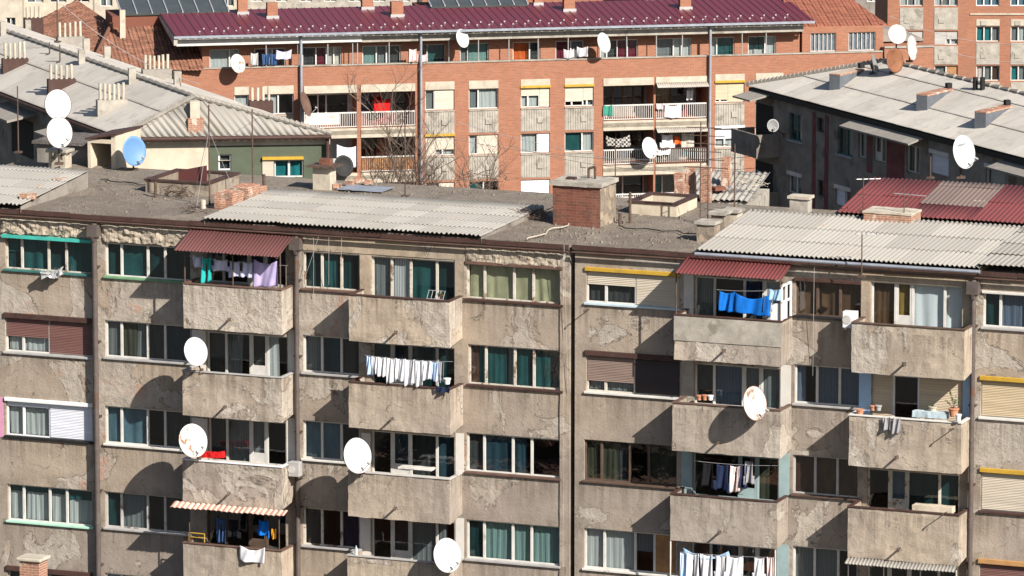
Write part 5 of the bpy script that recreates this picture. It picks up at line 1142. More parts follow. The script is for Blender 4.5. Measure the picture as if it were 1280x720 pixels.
for px in (333, 372.5, 410, 441, 447, 486.5, 561, 598, 636, 672.5, 710, 747, 783, 820, 852.5, 927, 957): MB().tube((x2(px), -.02, zPT), (x2(px), -.02, zEave - .6), .03, n=6).build('terrace_post', M['steel'], B2)
for px, zt in ((376, zEave - .1), (525.5, zEave - .1), (886.5, zEave - .1)): MB().tube((x2(px), -.2, 0), (x2(px), -.2, zt), .075, n=10).build('drainpipe', M['pipegrey'], B2)
e0, e1 = F2.loc(231, 40.5, .45), F2.loc(1017, 22, .45)
zr0 = zEave; ys_ = 6.2; zr1 = zEave + .52
rf = corr('roof', M['seam'], B2, [(s2a - .45, -.45, zr0), (x2(1017, .45), -.45, zr0), (x2(1017, .45), ys_, zr1), (s2a - .45, ys_, zr1)], (0, ys_ + .45, zr1 - zr0), pitch=.42, amp=.045, sheet=9, waves=3, profile='rib', seg=8, lap=.0, jit=.003, seed=5)
MB().box(s2a - .5, x2(1017, .45), -.6, -.46, zr0 - .12, zr0 - .0).build('gutter', M['pipegrey'], rf)
MB().prism([(s2a - .5, -.5, zr0 - .06), (s2a - .5, ys_, zr1 - .06), (s2a - .5, ys_, zr1 - .2), (s2a - .5, -.5, zr0 - .5)], [(s2a - .3, -.5, zr0 - .06), (s2a - .3, ys_, zr1 - .06), (s2a - .3, ys_, zr1 - .2), (s2a - .3, -.5, zr0 - .5)]).build('verge_board', M['conc'], rf)
for row, yy in enumerate((.25, 1.0)):
    n_ = 50
    for k in range(n_):
        x = s2a + 1 + (x2(1010, .45) - s2a - 1.5) * (k + .5 * row) / n_; zz = zr0 + (zr1 - zr0) * (yy + .45) / (ys_ + .45); MB().box(x - .04, x + .04, yy, yy + .02, zz + .04, zz + .11).build('snow_guard', M['steel'], rf)
def f2chim(px, pyb, wpx, h, y):
    zb = zr0 + (zr1 - zr0) * (y + .45) / (ys_ + .45); s = F2.loc(px, pyb, -y)[0]; wm = wpx / 23.0
    o = MB().box(s - wm / 2, s + wm / 2, y, y + .55, zb - .1, zb + h).build('chimney', M['brick'], rf); return s, zb, wm, y
for px, wpx, y, h in ((341, 13, 3.6, .85), (497, 15, 3.2, .82), (712, 14, 3.6, .85), (857, 14, 3.4, .8), (304, 12, 4.9, 1.0), (460, 14, 5.4, .9), (673, 10, 5.5, .8)):
    s, zb, wm, y = f2chim(px, 40, wpx, h, y); MB().box(s - wm / 2 - .06, s + wm / 2 + .06, y - .08, y - .01, zb + .0, zb + .16).build('chimney_flashing', M['steel'], rf)
for px0, px1, yb in ((525, 660, 5.2), (138, 286, 5.5)):
    p0, p1 = F2.loc(px0 + 14, 10, -yb)[0], F2.loc(px1, 10, -yb)[0]; zz = zr1 - .05; n_ = 7
    if px0 < 200: zz = zr1 - .1
    mb = MB(); mb.prism([(p0, yb, zz), (p1, yb, zz), (p1, yb + 3.2, zz + .75), (p0, yb + 3.2, zz + .75)], [(p0, yb, zz + .1), (p1, yb, zz + .1), (p1, yb + 3.2, zz + .85), (p0, yb + 3.2, zz + .85)]); o = mb.build('glazed_roof', M['solar'], B2)
    fr_ = MB()
    for k in range(n_ + 1): x = p0 + (p1 - p0) * k / n_; fr_.prism([(x - .03, yb, zz + .1), (x + .03, yb, zz + .1), (x + .03, yb + 3.2, zz + .85), (x - .03, yb + 3.2, zz + .85)], [(x - .03, yb, zz + .16), (x + .03, yb, zz + .16), (x + .03, yb + 3.2, zz + .91), (x - .03, yb + 3.2, zz + .91)])
    fr_.build('glazing_bars', M['steel'], o)
    MB().box(p0 - .5, p1, yb + .1, yb + 3.2, zz - 3, zz - .03).build('dormer_wall', M['tileR'], B2)
# washing and dishes on the brick block
def g2(name, kind, key, px, py, w_, h_, n, label, grp='washing on the brick block', cat=None): return garment(name, kind, key, F2, px, py, w_, h_, n, label, grp, cat=cat)
g2('sheet', 'towel', 'sheer', 318, 66, 9, 16, .1, 'pale sheet at the left end of the brick block terrace')
g2('trousers', 'trousers', 'denim', 332, 67, 9, 15, .1, 'left blue jeans on the brick block terrace'); g2('trousers', 'trousers', 'denim', 342, 67, 8, 15, .1, 'right blue jeans on the brick block terrace')
g2('cloth', 'towel', 'lav', 355, 62, 19, 13, .12, 'lavender grey cloth right of the jeans on the terrace')
g2('cloth', 'towel', 'pink', 516, 61, 9, 17, .15, 'upper pinkish cloth on the terrace right of the drainpipe'); g2('cloth', 'towel', 'pink', 528, 67, 13, 11, .1, 'lower pinkish cloth on the terrace right of the drainpipe')
g2('towel', 'towel', 'stripe', 711, 61, 13, 12, .1, 'left grey striped towel beside a white dish on the terrace'); g2('towel', 'towel', 'stripe', 728, 58, 14, 14, .1, 'right grey striped towel beside a white dish on the terrace')
g2('towel', 'towel', 'lace', 841, 130, 20, 17, .12, 'white towel over the upper right loggia railing'); g2('cloth', 'towel', 'pink', 825, 129, 9, 8, .12, 'small salmon cloth over the upper right loggia railing')
g2('blanket', 'towel', 'check', 772, 169, 30, 15, -.3, 'black and white checked blanket in the lower left of the loggias'); g2('shirt', 'shirt', 'white', 834, 166, 19, 19, -.1, 'white shirt in the lower right loggia'); g2('shirt', 'shirt', 'orange', 846, 169, 10, 12, -.12, 'orange shirt in the lower right loggia'); g2('cloth', 'towel', 'beigec', 860, 165, 16, 19, -.2, 'beige cloth in the lower right loggia')
g2('cloth', 'towel', 'mintc', 760, 131, 11, 13, .1, 'green cloth over the upper left loggia railing'); g2('cloth', 'towel', 'lace', 829, 186, 18, 8, .1, 'white pinkish cloth over the dark red loggia railing'); g2('sheet', 'towel', 'lace', 862, 112, 8, 14, -.5, 'white cloth hanging inside the upper right loggia')
g2('sheet', 'towel', 'white', 436, 180, 30, 30, -.1, 'large white ragged sheet in the loggia behind the corrugated hip roof')
g2('cloth', 'towel', 'red', 478, 122, 20, 18, -.9, 'bright red cloth hanging inside the left loggia')
def d2(label, px, py, n, dia, **k):
    s, z = F2.loc(px, py, n); return dish(label, F2.w(s, -n, z), dia, arm_to=F2.i * n + Vector((0, 0, -.25)), **k)
d2('white dish with rusty holes at the left end of the brick block', 296, 80, .75, 1.0, yaw=40, mat='dishchip', feed=False)
d2('white dish on the brick block terrace, right of the middle drainpipe', 576.5, 48.5, .6, 1.0, yaw=48, feed=False); d2('white dish on the brick block terrace beside grey striped towels', 753, 54, .6, 1.08, yaw=50, feed=False)
d2('white dish hanging in front of the lower loggia railing, casting a black shadow', 810.5, 185.5, .7, 1.15, yaw=42); d2('dark brown dish seen almost edge-on at the left loggia', 379.5, 131, .8, 1.3, yaw=72, mat='brownlite', rim='iron'); d2('dark brown dish in the loggia behind the corrugated hip roof', 429, 208, .4, 1.15, yaw=20, mat='black', feed=False)

# ------------------------------------------------------------------ red-tiled annexe at the right end of the brick block
AX = thing('tiled_annexe', 'orange brick attic house with red tiled roof and two lattice windows', 'house', F2.w(0, 0, 0), F2.rot); HA = []
za1, za0 = F2.loc(1040, 41, NT)[1], F2.loc(1040, 64.5, NT)[1]
for a, b in ((1013, 1045), (1060.5, 1094)):
    s0, s1 = xt(a), xt(b); HA.append((s0, s1, za0, za1)); f = MB(); f.box(s0, s1, .83, .89, za0, za0 + .06).box(s0, s1, .83, .89, za1 - .06, za1)
    for k in range(7): x = s0 + (s1 - s0 - .05) * k / 6; f.box(x, x + .05, .83, .89, za0 + .06, za1 - .06)
    o = f.build('window', M['greyframe'], AX); MB().q((s0, .91, za0), (s1, .91, za0), (s1, .91, za1), (s0, .91, za1)).build('pane', M['lattice'], o)
wall('wall', M['brick'], AX, x2(1003) + .15, xt(1104), zPT - .9, za1 + .35, HA, y=.75, depth=9)
zz = F2.loc(1040, 35, -1.2)[1]; r0, r1 = F2.loc(993, 37, -1.2)[0], F2.loc(1112, 34, -1.2)[0]
corr('roof', M['tileR'], AX, [(r0, 1.2, zz), (r1, 1.2, zz), (r1 - 2.6, 9.5, zz + 2.4), (r0 + .6, 9.5, zz + 2.4)], (0, 8.3, 2.4), pitch=.22, amp=.02, sheet=.36, waves=2, jit=.02, seed=8)
lb = thing('brick_parapet_house', 'low brick terrace house with a grey sloping lean-to roof behind three dishes', 'house', F2.w(0, 0, 0), F2.rot)
lx0, lx1 = x2(1003) + 4.6, F2.loc(1166, 70, 0)[0]; lz = F2.loc(1100, 60.5, 0)[1]
mb = MB().box(lx0, lx1, 0, 6, 0, lz); mb.build('wall', M['brick'], lb); MB().box(lx0, lx1 + .05, -.06, .3, lz + .005, lz + .08).build('coping', M['conc'], lb)
q0 = F2.loc(1103, 48, -2)[0]; MB().prism([(q0, 2, lz + .1), (lx1, 2, lz + .1), (lx1, 5.5, lz + .1), (q0, 5.5, lz + .1)], [(q0, 2, lz + .85), (lx1, 2, lz + .2), (lx1, 5.5, lz + .2), (q0, 5.5, lz + .85)]).build('lean_to', M['darkconc'], lb)

# ------------------------------------------------------------------ brown tiled house at the left end of the brick block
TH = thing('tiled_house', 'brown clay tiled hip roof house between the grey roofs and the brick block', 'house', F2.w(0, 0, 0), F2.rot)
zt = F2.loc(230, 84, -.3)[1]; P = lambda px, py, n: Vector((F2.loc(px, py, -n)[0], n, F2.loc(px, py, -n)[1]))
rg0, rg1 = P(143, 24, 6.5), P(205, 20, 6.5); rg1.z = rg0.z; ez = zt
def on(px, py): return F2.l(at_z(px, py, ez))
c0, c1 = on(108, 52), on(256, 84); c2 = on(60, 30)
c0b = on(118, 104); c1b = on(256, 85)
front = [c0, c0b, c1b, Vector((c1b.x, rg0.y, rg0.z)), rg0]
pl = [on(112, 86), on(256, 86), Vector((on(256, 86).x, rg0.y, rg0.z)), rg0]
corr('roof', M['tile'], TH, pl, Vector((0, rg0.y - pl[0].y, rg0.z - ez)), pitch=.22, amp=.022, sheet=.33, waves=2, jit=.02, seed=2)
pw = [pl[0], rg0, rg0 + Vector((-9, 6.5, -.4)), on(60, 40) + Vector((-3, 3, 0))]
pw = [pl[0], rg0, rg0 + Vector((-1.0, 9, 0)), pl[0] + Vector((-5.0, 12, 0))]
corr('roof', M['tile'], TH, pw[:4], (rg0 - pl[0]) + Vector((2.0, 1.0, .5)), pitch=.22, amp=.022, sheet=.33, waves=2, jit=.02, seed=6)
MB().tube(pl[0] + Vector((0, 0, .06)), rg0 + Vector((0, 0, .08)), .10, n=8).build('hip_ridge', M['tile'], TH)
MB().box(pl[0].x + .3, pl[1].x - .2, pl[0].y + .3, rg0.y, 0, ez - .15).build('wall', M['brick'], TH)
MB().box(P(151, 20, 5)[0] - .15, P(151, 20, 5)[0] + .15, 4.2, 4.5, ez, P(151, 13, 4.2).z).build('chimney', M['concP'], TH)

# ------------------------------------------------------------------ long grey-roofed block at left
E0 = at_z(147, 171, 23.0); 
zE1 = at_y(290, 175, 228).z
E0, E1, E2 = at_z(149, 172, zE1), at_z(414, 168.5, zE1), at_z(-25, 106, zE1)
ax = (E2 - E0); ax.normalize(); F1 = Fac(E0, math.atan2((E1 - E0).y, (E1 - E0).x))
B1 = thing('grey_roofed_block', 'long block under pale grey fibre-cement roofs with rows of thin chimney pipes', 'apartment block', F1.w(0, 0, 0), F1.rot)
R0 = at_z(243, 122, zE1 + 1.5); Ln = 46.0; R1 = R0 + ax * Ln; E2 = E0 + ax * (Ln + 5); E3 = E1 + ax * (Ln + 3)
l1 = F1.l
LP = [l1(E0), l1(R0), l1(R1), l1(E2)]
# planar: move E2's height onto the plane of E0,R0,R1
upL = (R0 - (E0 + ax * (R0 - E0).dot(ax))); lax = F1.l(F1.O + ax) - F1.l(F1.O)
toL = lambda v: Vector((v.dot(F1.u), v.dot(F1.i), v.z))
rfL = corr('roof', M['asbfar'], B1, LP, toL(upL), pitch=.2, amp=.003, sheet=2.2, waves=9, seg=2, lap=.03, jit=.006, seed=11)
RP = [l1(E1), l1(E3), l1(R1), l1(R0)]; upR = (R0 - (E1 + ax * (R0 - E1).dot(ax)))
rfR = corr('roof', M['asbfar'], B1, RP, toL(upR), pitch=.2, amp=.003, sheet=2.2, waves=9, seg=2, lap=.03, jit=.006, seed=12)
HPp = [l1(E0), l1(E1), l1(R0)]; mid = E0.lerp(E1, .5)
rfH = corr('hip_roof', M['asb'], B1, HPp, toL(R0 - mid), pitch=.25, amp=.035, sheet=2.4, waves=5, seed=13)
rc = MB()
for (a, b, n_) in ((E1, R0, 26), (E0, R0, 18)):
    for k in range(n_):
        p, q = l1(a.lerp(b, k / n_)), l1(a.lerp(b, (k + .9) / n_)); rc.tube(p + Vector((0, 0, .05)), q + Vector((0, 0, .09)), .10, .13, 7)
for k in range(60):
    p, q = l1(R0.lerp(R1, k / 60)), l1(R0.lerp(R1, (k + .92) / 60)); rc.tube(p + Vector((0, 0, .02)), q + Vector((0, 0, .06)), .09, .12, 6)
rc.build('ridge_caps', M['asbfar'], B1)
# end wall (cream and green), side wall
H1 = []; n_in = -.35
def w1(x0, x1, yt, yb, ps, **k): return win(B1, F1, x0, x1, yt, yb, ps, H1, n=-.35, y=.08, **k)
w1(343, 379.5, 200, 222, [(1, 'tealB'), (1, 'tealB')], mw=.09); w1(273, 289, 193, 213, [(1, 'greyD')], fr='pvc')
x_s, _ = F1.loc(262, 200, -.35); sA = F1.loc(158, 200, -.35)[0]; sB = F1.loc(412, 200, -.35)[0]
wall('wall', M['cream'], B1, sA, x_s, 0, zE1 - .05, H1, y=.35); wall('wall', M['green'], B1, x_s, sB, 0, zE1 - .45, H1, y=.35)
MB().box(x_s, sB + .02, .30, .5, zE1 - .44, zE1 - .05).build('cream_band', M['cream'], B1)
MB().q((sA + .2, 2, 0), (sB - .2, 2, 0), (sB - .2, 2, zE1 - .4), (sA + .2, 2, zE1 - .4)).build('interior', M['dark'], B1)
s0, z1 = F1.loc(328, 196.5, -.2); s1 = F1.loc(379.5, 196.5, -.2)[0]; MB().box(s0, s1, .2, .345, z1 - .12, z1).build('shutter_box', M['yellow'], B1)
s0 = F1.loc(328, 200, -.3)[0]; s1 = F1.loc(342, 200, -.3)[0]; MB().box(s0, s1, .3, .345, F1.loc(330, 222, -.3)[1], z1 - .13).build('shutter', SH['beige'], B1)
pe = toL(ax); wl0 = Vector((sA, .35, 0)); wl1 = wl0 + pe * 48
mb = MB(); mb.q((wl0.x, wl0.y, 0), (wl1.x, wl1.y, 0), (wl1.x, wl1.y, zE1 - .1), (wl0.x, wl0.y, zE1 - .1)); wr0 = Vector((sB, .35, 0)); wr1 = wr0 + pe * 46
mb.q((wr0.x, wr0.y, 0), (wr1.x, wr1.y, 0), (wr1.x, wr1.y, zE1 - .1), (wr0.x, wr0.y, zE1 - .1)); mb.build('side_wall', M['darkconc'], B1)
g_ = MB(); g_.tube(l1(E0) + Vector((0, -.05, -.08)), l1(E1) + Vector((0, -.05, -.08)), .09, n=8); g_.tube(l1(E0) + Vector((-.05, 0, -.1)), l1(E2) + Vector((-.05, 0, -.1)), .08, n=8); g_.build('gutter', M['brown'], B1)
MB().tube(l1(E1) + Vector((-.15, .1, -.1)), Vector((l1(E1).x - .15, l1(E1).y + .1, 0)), .08, n=8).build('drainpipe', M['brown'], B1)
# canopies and painted dark openings on its shaded side
nl = Vector((-pe.y, pe.x, 0)).normalized(); nl = -nl if nl.x > 0 else nl
for d, w_ in ((3.0, 4.5), (11, 4), (19, 4.5)):
    a = wl0 + pe * d; b = wl0 + pe * (d + w_); zt = zE1 - .55; mb = MB(); mb.prism([a + Vector((0, 0, zt)), b + Vector((0, 0, zt)), b + nl * 1.4 + Vector((0, 0, zt - .25)), a + nl * 1.4 + Vector((0, 0, zt - .25))], [a + Vector((0, 0, zt + .1)), b + Vector((0, 0, zt + .1)), b + nl * 1.4 + Vector((0, 0, zt - .15)), a + nl * 1.4 + Vector((0, 0, zt - .15))]); mb.build('canopy', M['asbfar'], B1)
    a = wl0 + pe * (d + .6) + nl * .03; b = wl0 + pe * (d + w_ - .6) + nl * .03; MB().q(a + Vector((0, 0, zt - 2)), b + Vector((0, 0, zt - 2)), b + Vector((0, 0, zt - .4)), a + Vector((0, 0, zt - .4))).build('opening_shade', M['dark'], B1)  # flat sheet on the closed wall, the opening's shade put into its colour
# chimneys: stacks of thin pipes and square flues standing on the slope
nL = (E0 - R0).cross(ax).normalized(); nL = -nL if nL.z < 0 else nL
nR = (E1 - R0).cross(ax).normalized(); nR = -nR if nR.z < 0 else nR
def stack(px, py, npipe, wpx, hpx, plane='L', base='brown', pr=.062, label=None):
    p = at_plane(px, py, R0, nL if plane == 'L' else nR); m = (p - CAM).dot(FW) / FPX; o_ = l1(p); W = wpx * m; h = hpx * m
    d = toL(Vector((math.cos(R(-12)), math.sin(R(-12)), 0))).normalized() if False else Vector((math.cos(R(8)), math.sin(R(8)), 0)); e = Vector((-d.y, d.x, 0))
    def bx(mb, a0, a1, b0, b1, z0, z1, dz=0):
        q = [o_ + d * a + e * b for a, b in ((a0, b0), (a1, b0), (a1, b1), (a0, b1))]; mb.prism([Vector((v.x, v.y, o_.z + z0)) for v in q], [Vector((v.x, v.y, o_.z + z1)) for v in q])
    mb = MB()
    if npipe:
        bx(mb, -W / 2 - .15, W / 2 + .15, -.2, .3, -.6, .42); c = mb.build('chimney', M[base], rfL if plane == 'L' else rfR); pm = MB()
        for k in range(npipe):
            a = -W / 2 + W * k / (npipe - 1); q = o_ + d * a + e * .05; pm.tube((q.x, q.y, o_.z + .4), (q.x + .02 * math.sin(k * 3), q.y, o_.z + .42 + h * (1 + .05 * math.sin(k * 5 + px))), pr, n=8)
        pm.build('chimney_pipes', M['concP'], c)
    else:
        bx(mb, -W / 2, W / 2, -W / 2, W / 2, -.4, h); c = mb.build('chimney', M['conc'], rfL if plane == 'L' else rfR)
    return c
def stackc(*a, **k): return stack(*a, **k)
stack(77, 111, 5, 26, 18, base='brown'); stack(140, 137, 6, 29, 20, base='conc'); stack(19, 85, 5, 24, 20, base='brown'); stack(88, 57, 5, 26, 18, 'R', base='asbfar'); stack(196, 98, 6, 28, 17, 'R', base='asbfar'); stack(42, 33, 4, 16, 14, 'R', base='brown'); stack(326, 138, 4, 21, 17, 'R', base='brown')
for px, py, w_, h_, pl_ in ((108, 65, 8, 17, 'R'), (134, 74, 8, 16, 'R'), (102, 80, 8, 18, 'L'), (165, 104, 9, 19, 'L'), (222, 108, 9, 19, 'R'), (35, 38, 7, 13, 'R'), (4, 44, 7, 17, 'L')): stack(px, py, 0, w_, h_, pl_)
p = at_plane(244, 160, E0, (E1 - E0).cross(R0 - E0).normalized()); o_ = l1(p); MB().box(o_.x - .2, o_.x + .2, o_.y, o_.y + .4, o_.z - .2, o_.z + 1.1).build('chimney', M['concP'], rfH); MB().box(o_.x - .3, o_.x + .35, o_.y - .12, o_.y + .5, o_.z - .3, o_.z + .4).build('chimney_base', M['brickold'], rfH)
def lmast(label, px, py, pytop, pt): mastz(label, px, py, pytop, pt)
for px, py, pt, lb_ in ((72, 52, 0, 'tall dark lattice-thin mast rising from the grey roof at the top left'), (62, 68, 53, 'short post on the grey roof at the top left'), (75, 78, 56, 'thin rod on the grey roof below the tall dark mast')):
    p = at_plane(px, py, R0, nL); mast(lb_, px, py, pt, p.z, .035)
mast('rod beside the upper overlapping white dish', 23, 190, 108, ZR, .03)

# ------------------------------------------------------------------ dark shaded block at right with a grey roof
z3 = at_y(947, 108, 262).z; Q0, Q1 = at_z(945, 108, z3), at_z(1290, 198, z3); F3 = Fac(Q0, math.atan2((Q1 - Q0).y, (Q1 - Q0).x))
B3 = thing('shaded_block', 'dark shaded apartment block at right under a broad pale grey roof', 'apartment block', F3.w(0, 0, 0), F3.rot); H3 = []
Lq = (Q1 - Q0).length; l3 = F3.l
T0 = at_z(1108, 77, z3 + 1.5); T1 = at_z(1330, 124, z3 + 1.5)
t0, t1 = l3(T0), l3(T1); n3 = Vector((0, 0, 0))
RPL = [Vector((-.3, -.35, z3)), Vector((Lq + 12, -.35, z3)), Vector((Lq + 12, t0.y, t0.z)), Vector((t0.x, t0.y, t0.z))]
rf3 = corr('roof', M['asbfar'], B3, RPL, (0, t0.y + .35, t0.z - z3), pitch=.2, amp=.004, sheet=2.0, waves=6, seg=2, lap=.03, jit=.006, seed=21)
RPB = [Vector((-.3, -.35, z3)), Vector((t0.x, t0.y, t0.z)), Vector((-.3, 2 * t0.y + .35, z3))]
corr('roof', M['asbfar'], B3, RPB, Vector((t0.x, 0, t0.z - z3)), pitch=.2, amp=.004, sheet=2.0, waves=6, seg=2, seed=22)
corr('roof', M['asbfar'], B3, [Vector((t0.x, t0.y, t0.z)), Vector((Lq + 12, t0.y, t0.z)), Vector((Lq + 12, 2 * t0.y + .35, z3)), Vector((-.3, 2 * t0.y + .35, z3))], Vector((0, -t0.y, t0.z - z3)), pitch=.2, amp=.004, sheet=2.0, waves=6, seg=2, seed=23)
rc = MB()
for k in range(34):
    a, b = RPL[0].lerp(RPL[3], k / 34), RPL[0].lerp(RPL[3], (k + .85) / 34); rc.tube(a + Vector((0, 0, .06)), b + Vector((0, 0, .1)), .09, .13, 6)
for k in range(40):
    a, b = RPL[3].lerp(RPL[2], k / 40), RPL[3].lerp(RPL[2], (k + .9) / 40); rc.tube(a + Vector((0, 0, .04)), b + Vector((0, 0, .08)), .09, .12, 6)
rc.build('ridge_caps', M['asbfar'], B3)
MB().box(-.2, Lq + 12, -.28, -.02, z3 - .30, z3 - .05).build('eave_board', M['black'], B3)
def w3(x0, x1, yt, yb, ps, **k):
    s0, z1 = F3.loc(x0, yt); s1 = F3.loc(x1, yt)[0]; z0 = F3.loc(x0, yb)[1]
    return win(B3, F3, 0, 0, 0, 0, ps, H3, abs_=(s0, s1, z0, z1), mw=.1, **k)
w3(986, 1003, 140, 174, [(1, 'blueD'), (1, 'sheer')], fr='tealdark', sill='greysill'); w3(1047, 1066, 158, 192, [(1, None), (1, 'beigec')], fr='tealdark', sill='greysill')
w3(1021, 1030, 146, 164, [(1, 'blueD')], fr='darkwood'); w3(1073, 1083, 158, 196, [(1, 'sheer')], fr='white'); w3(1092, 1108, 168, 200, [(1, None), (1, 'sheer')], fr='white', door=(0,)); w3(1133, 1151, 180, 214, [(1, None), (1, 'beigec')], fr='white')
w3(985, 1002, 217, 240, [(1, 'sheer'), (.8, 'beigec')], fr='white', head='white'); w3(1022, 1031, 224, 244, [(1, 'blueD')], fr='darkwood'); w3(1044, 1063, 234, 256, [(1, SB('white')), (.6, None)], fr='white', head='white'); w3(1163, 1186, 190, 216, [(1, SB('white'))], fr='white', head='white'); w3(1232, 1256, 208, 240, [(1, 'sheer')], fr='white', head='white')
def rec(x0, x1, yt, yb, mat='maroonwall'):
    s0, z1 = F3.loc(x0, yt); s1 = F3.loc(x1, yt)[0]; z0 = F3.loc(x0, yb)[1]; MB().box(s0, s1, -.02, -.002, z0, z1).build('maroon_panel', M[mat], B3)
rec(1016, 1020, 140, 262); rec(1031.5, 1036, 144, 262); rec(1109, 1131, 172, 222); rec(1084, 1091, 163, 215)
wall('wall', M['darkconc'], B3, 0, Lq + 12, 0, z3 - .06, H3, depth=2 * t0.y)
MB().q((.2, 2.2, 0), (Lq + 11, 2.2, 0), (Lq + 11, 2.2, z3 - .4), (.2, 2.2, z3 - .4)).build('interior', M['dark'], B3)
def slab3(x0, x1, yt, n, th, drop=.3, name='canopy', mat='asbfar'):
    s0, z1 = F3.loc(x0, yt); s1 = F3.loc(x1, yt)[0]; MB().prism([(s0, -.01, z1 - th), (s1, -.01, z1 - th), (s1, -n, z1 - th - drop), (s0, -n, z1 - th - drop)], [(s0, -.01, z1), (s1, -.01, z1), (s1, -n, z1 - drop), (s0, -n, z1 - drop)]).build(name, M[mat], B3)
slab3(1073, 1160, 147, 1.0, .08); slab3(1258, 1330, 198, 1.0, .08); slab3(946, 968, 111, 1.3, .08, .25)
s0, z1 = F3.loc(942, 165, .0); s1 = F3.loc(974, 160)[0]
for (dz, h_) in ((0, 0), (-2.75, 0)):
    mb = MB(); zt_, zb_ = z1 + dz + .25, z1 + dz - .85; rough_box(mb, s0, s1, -1.2, -1.1, zb_, zt_, jit=.01); rough_box(mb, s0, s0 + .1, -1.1, 0, zb_, zt_, jit=.01); rough_box(mb, s1 - .1, s1, -1.1, 0, zb_, zt_, jit=.01); mb.box(s0 + .05, s1 - .05, -1.1, 0, zb_ + .02, zb_ + .16); mb.build('balcony', M['darkconc'], B3)
    MB().box(s0 + .3, s1 - .6, -.03, -.002, zb_ + .2, zt_ + 1.2).build('opening_shade', M['dark'], B3)  # near-black sheet paints the shade of a doorway, wall behind is solid
n3v = ((RPL[1] - RPL[0]).cross(RPL[3] - RPL[0])).normalized(); pw3 = F3.w(*RPL[0]); nw = (F3.u * n3v.x + F3.i * n3v.y + Vector((0, 0, n3v.z)))
for px, py, L_, lb_ in ((1043, 113, 2.5, None), (1152, 139, 2.5, None), (1225, 161, 2.5, None)):
    o_ = l3(at_plane(px, py, pw3, nw)); d = Vector((-.52, .85, 0)).normalized(); e = Vector((-d.y, d.x, 0)) * .28; q = [o_ + e, o_ - e, o_ - e + d * L_, o_ + e + d * L_]
    c = MB().prism([Vector((v.x, v.y, z3 - .2)) for v in q], [Vector((v.x, v.y, o_.z + .72)) for v in q]).build('chimney', M['zinc'], rf3)
    MB().prism([Vector((v.x, v.y, o_.z + .69)) for v in [o_ + (p_ - o_) * 1.03 for p_ in q]], [Vector((v.x, v.y, o_.z + .77)) for v in [o_ + (p_ - o_) * 1.03 for p_ in q]]).build('cap', M['brickold'], c)
    MB().box(o_.x + d.x * L_ - .12, o_.x + d.x * L_ + .12, o_.y + d.y * L_ - .12, o_.y + d.y * L_ + .12, o_.z, o_.z + 1.0).build('chimney_pipe', M['black'], c)
for px, py in ((1219, 113), (1228, 113)):
    o_ = l3(at_plane(px, py, pw3, nw)); MB().tube((o_.x, o_.y, o_.z - .2), (o_.x, o_.y, o_.z + .6), .12, n=8).build('vent_pipe', M['black'], rf3)
def d3(label, px, py, base, dia, **k):
    b = at_plane(px, base, pw3, nw); c = at_y(px, py, b.y - .25); return dish(label, c, dia, mast=c.z - b.z, **k)
d3('rusty brown dish on the ridge of the grey roof of the shaded block', 1116.5, 75.5, 91, 1.1, yaw=40, mat='dishrust', rim='brown', feed=False, tilt=8)
d3('dark grey dish seen edge-on, left of the rusty dish', 1091.5, 82, 92, 1.05, yaw=78, mat='dishgrey', feed=False)
d3('white narrow dish with a chipped edge right of the rusty dish', 1137.5, 60, 77, 1.1, yaw=62, mat='dishchip', feed=False, tilt=8)
d3('white round dish behind the grey lean-to, above the rusty dish', 1121, 43.5, 79, .9, yaw=10, tilt=24, feed=False)
s_, z_ = F3.loc(966, 157, 1.0); dish('small white mesh dish on the balcony of the shaded block', F3.w(s_, -1.0, z_), .55, mat='dishgrey', arm_to=F3.i * .6 + Vector((0, 0, -.5)), yaw=5, tilt=10, rim='white')
garment('towel', 'towel', 'sky', F3, 948.5, 213, 4, 24, .9, 'pale blue towel hanging on the lower balcony of the shaded block')

# ------------------------------------------------------------------ tall brick block at the far right
F4 = Fac(at_y(1200, 60, 345.0), R(0)); B4 = thing('brick_tower_block', 'orange brick block with beige panels at the top right corner', 'apartment block', F4.w(0, 0, 0), 0); H4 = []
def w4b(x0, x1, yt, yb, ps, **k): return win(B4, F4, x0, x1, yt, yb, ps, H4, mw=.07, fw=.05, **k)
TW = [('sheer', 'grey', 'sheer'), ('grey', 'sheer', 'sheer')]
def panel4(x0, x1, yt, yb, mat='conc'):
    s0, z1 = F4.loc(x0, yt); s1 = F4.loc(x1, yt)[0]; z0 = F4.loc(x0, yb)[1]; o = MB().box(s0, s1, -.03, -.002, z0, z1).build('spandrel_panel', M[mat], B4); cx = s0 + (s1 - s0) * .3; cz = z0 + (z1 - z0) * .4; MB().box(cx - .18, cx + .18, -.07, -.032, cz - .15, cz + .15).build('panel_boss', M['conc'], o, bevel=.05)
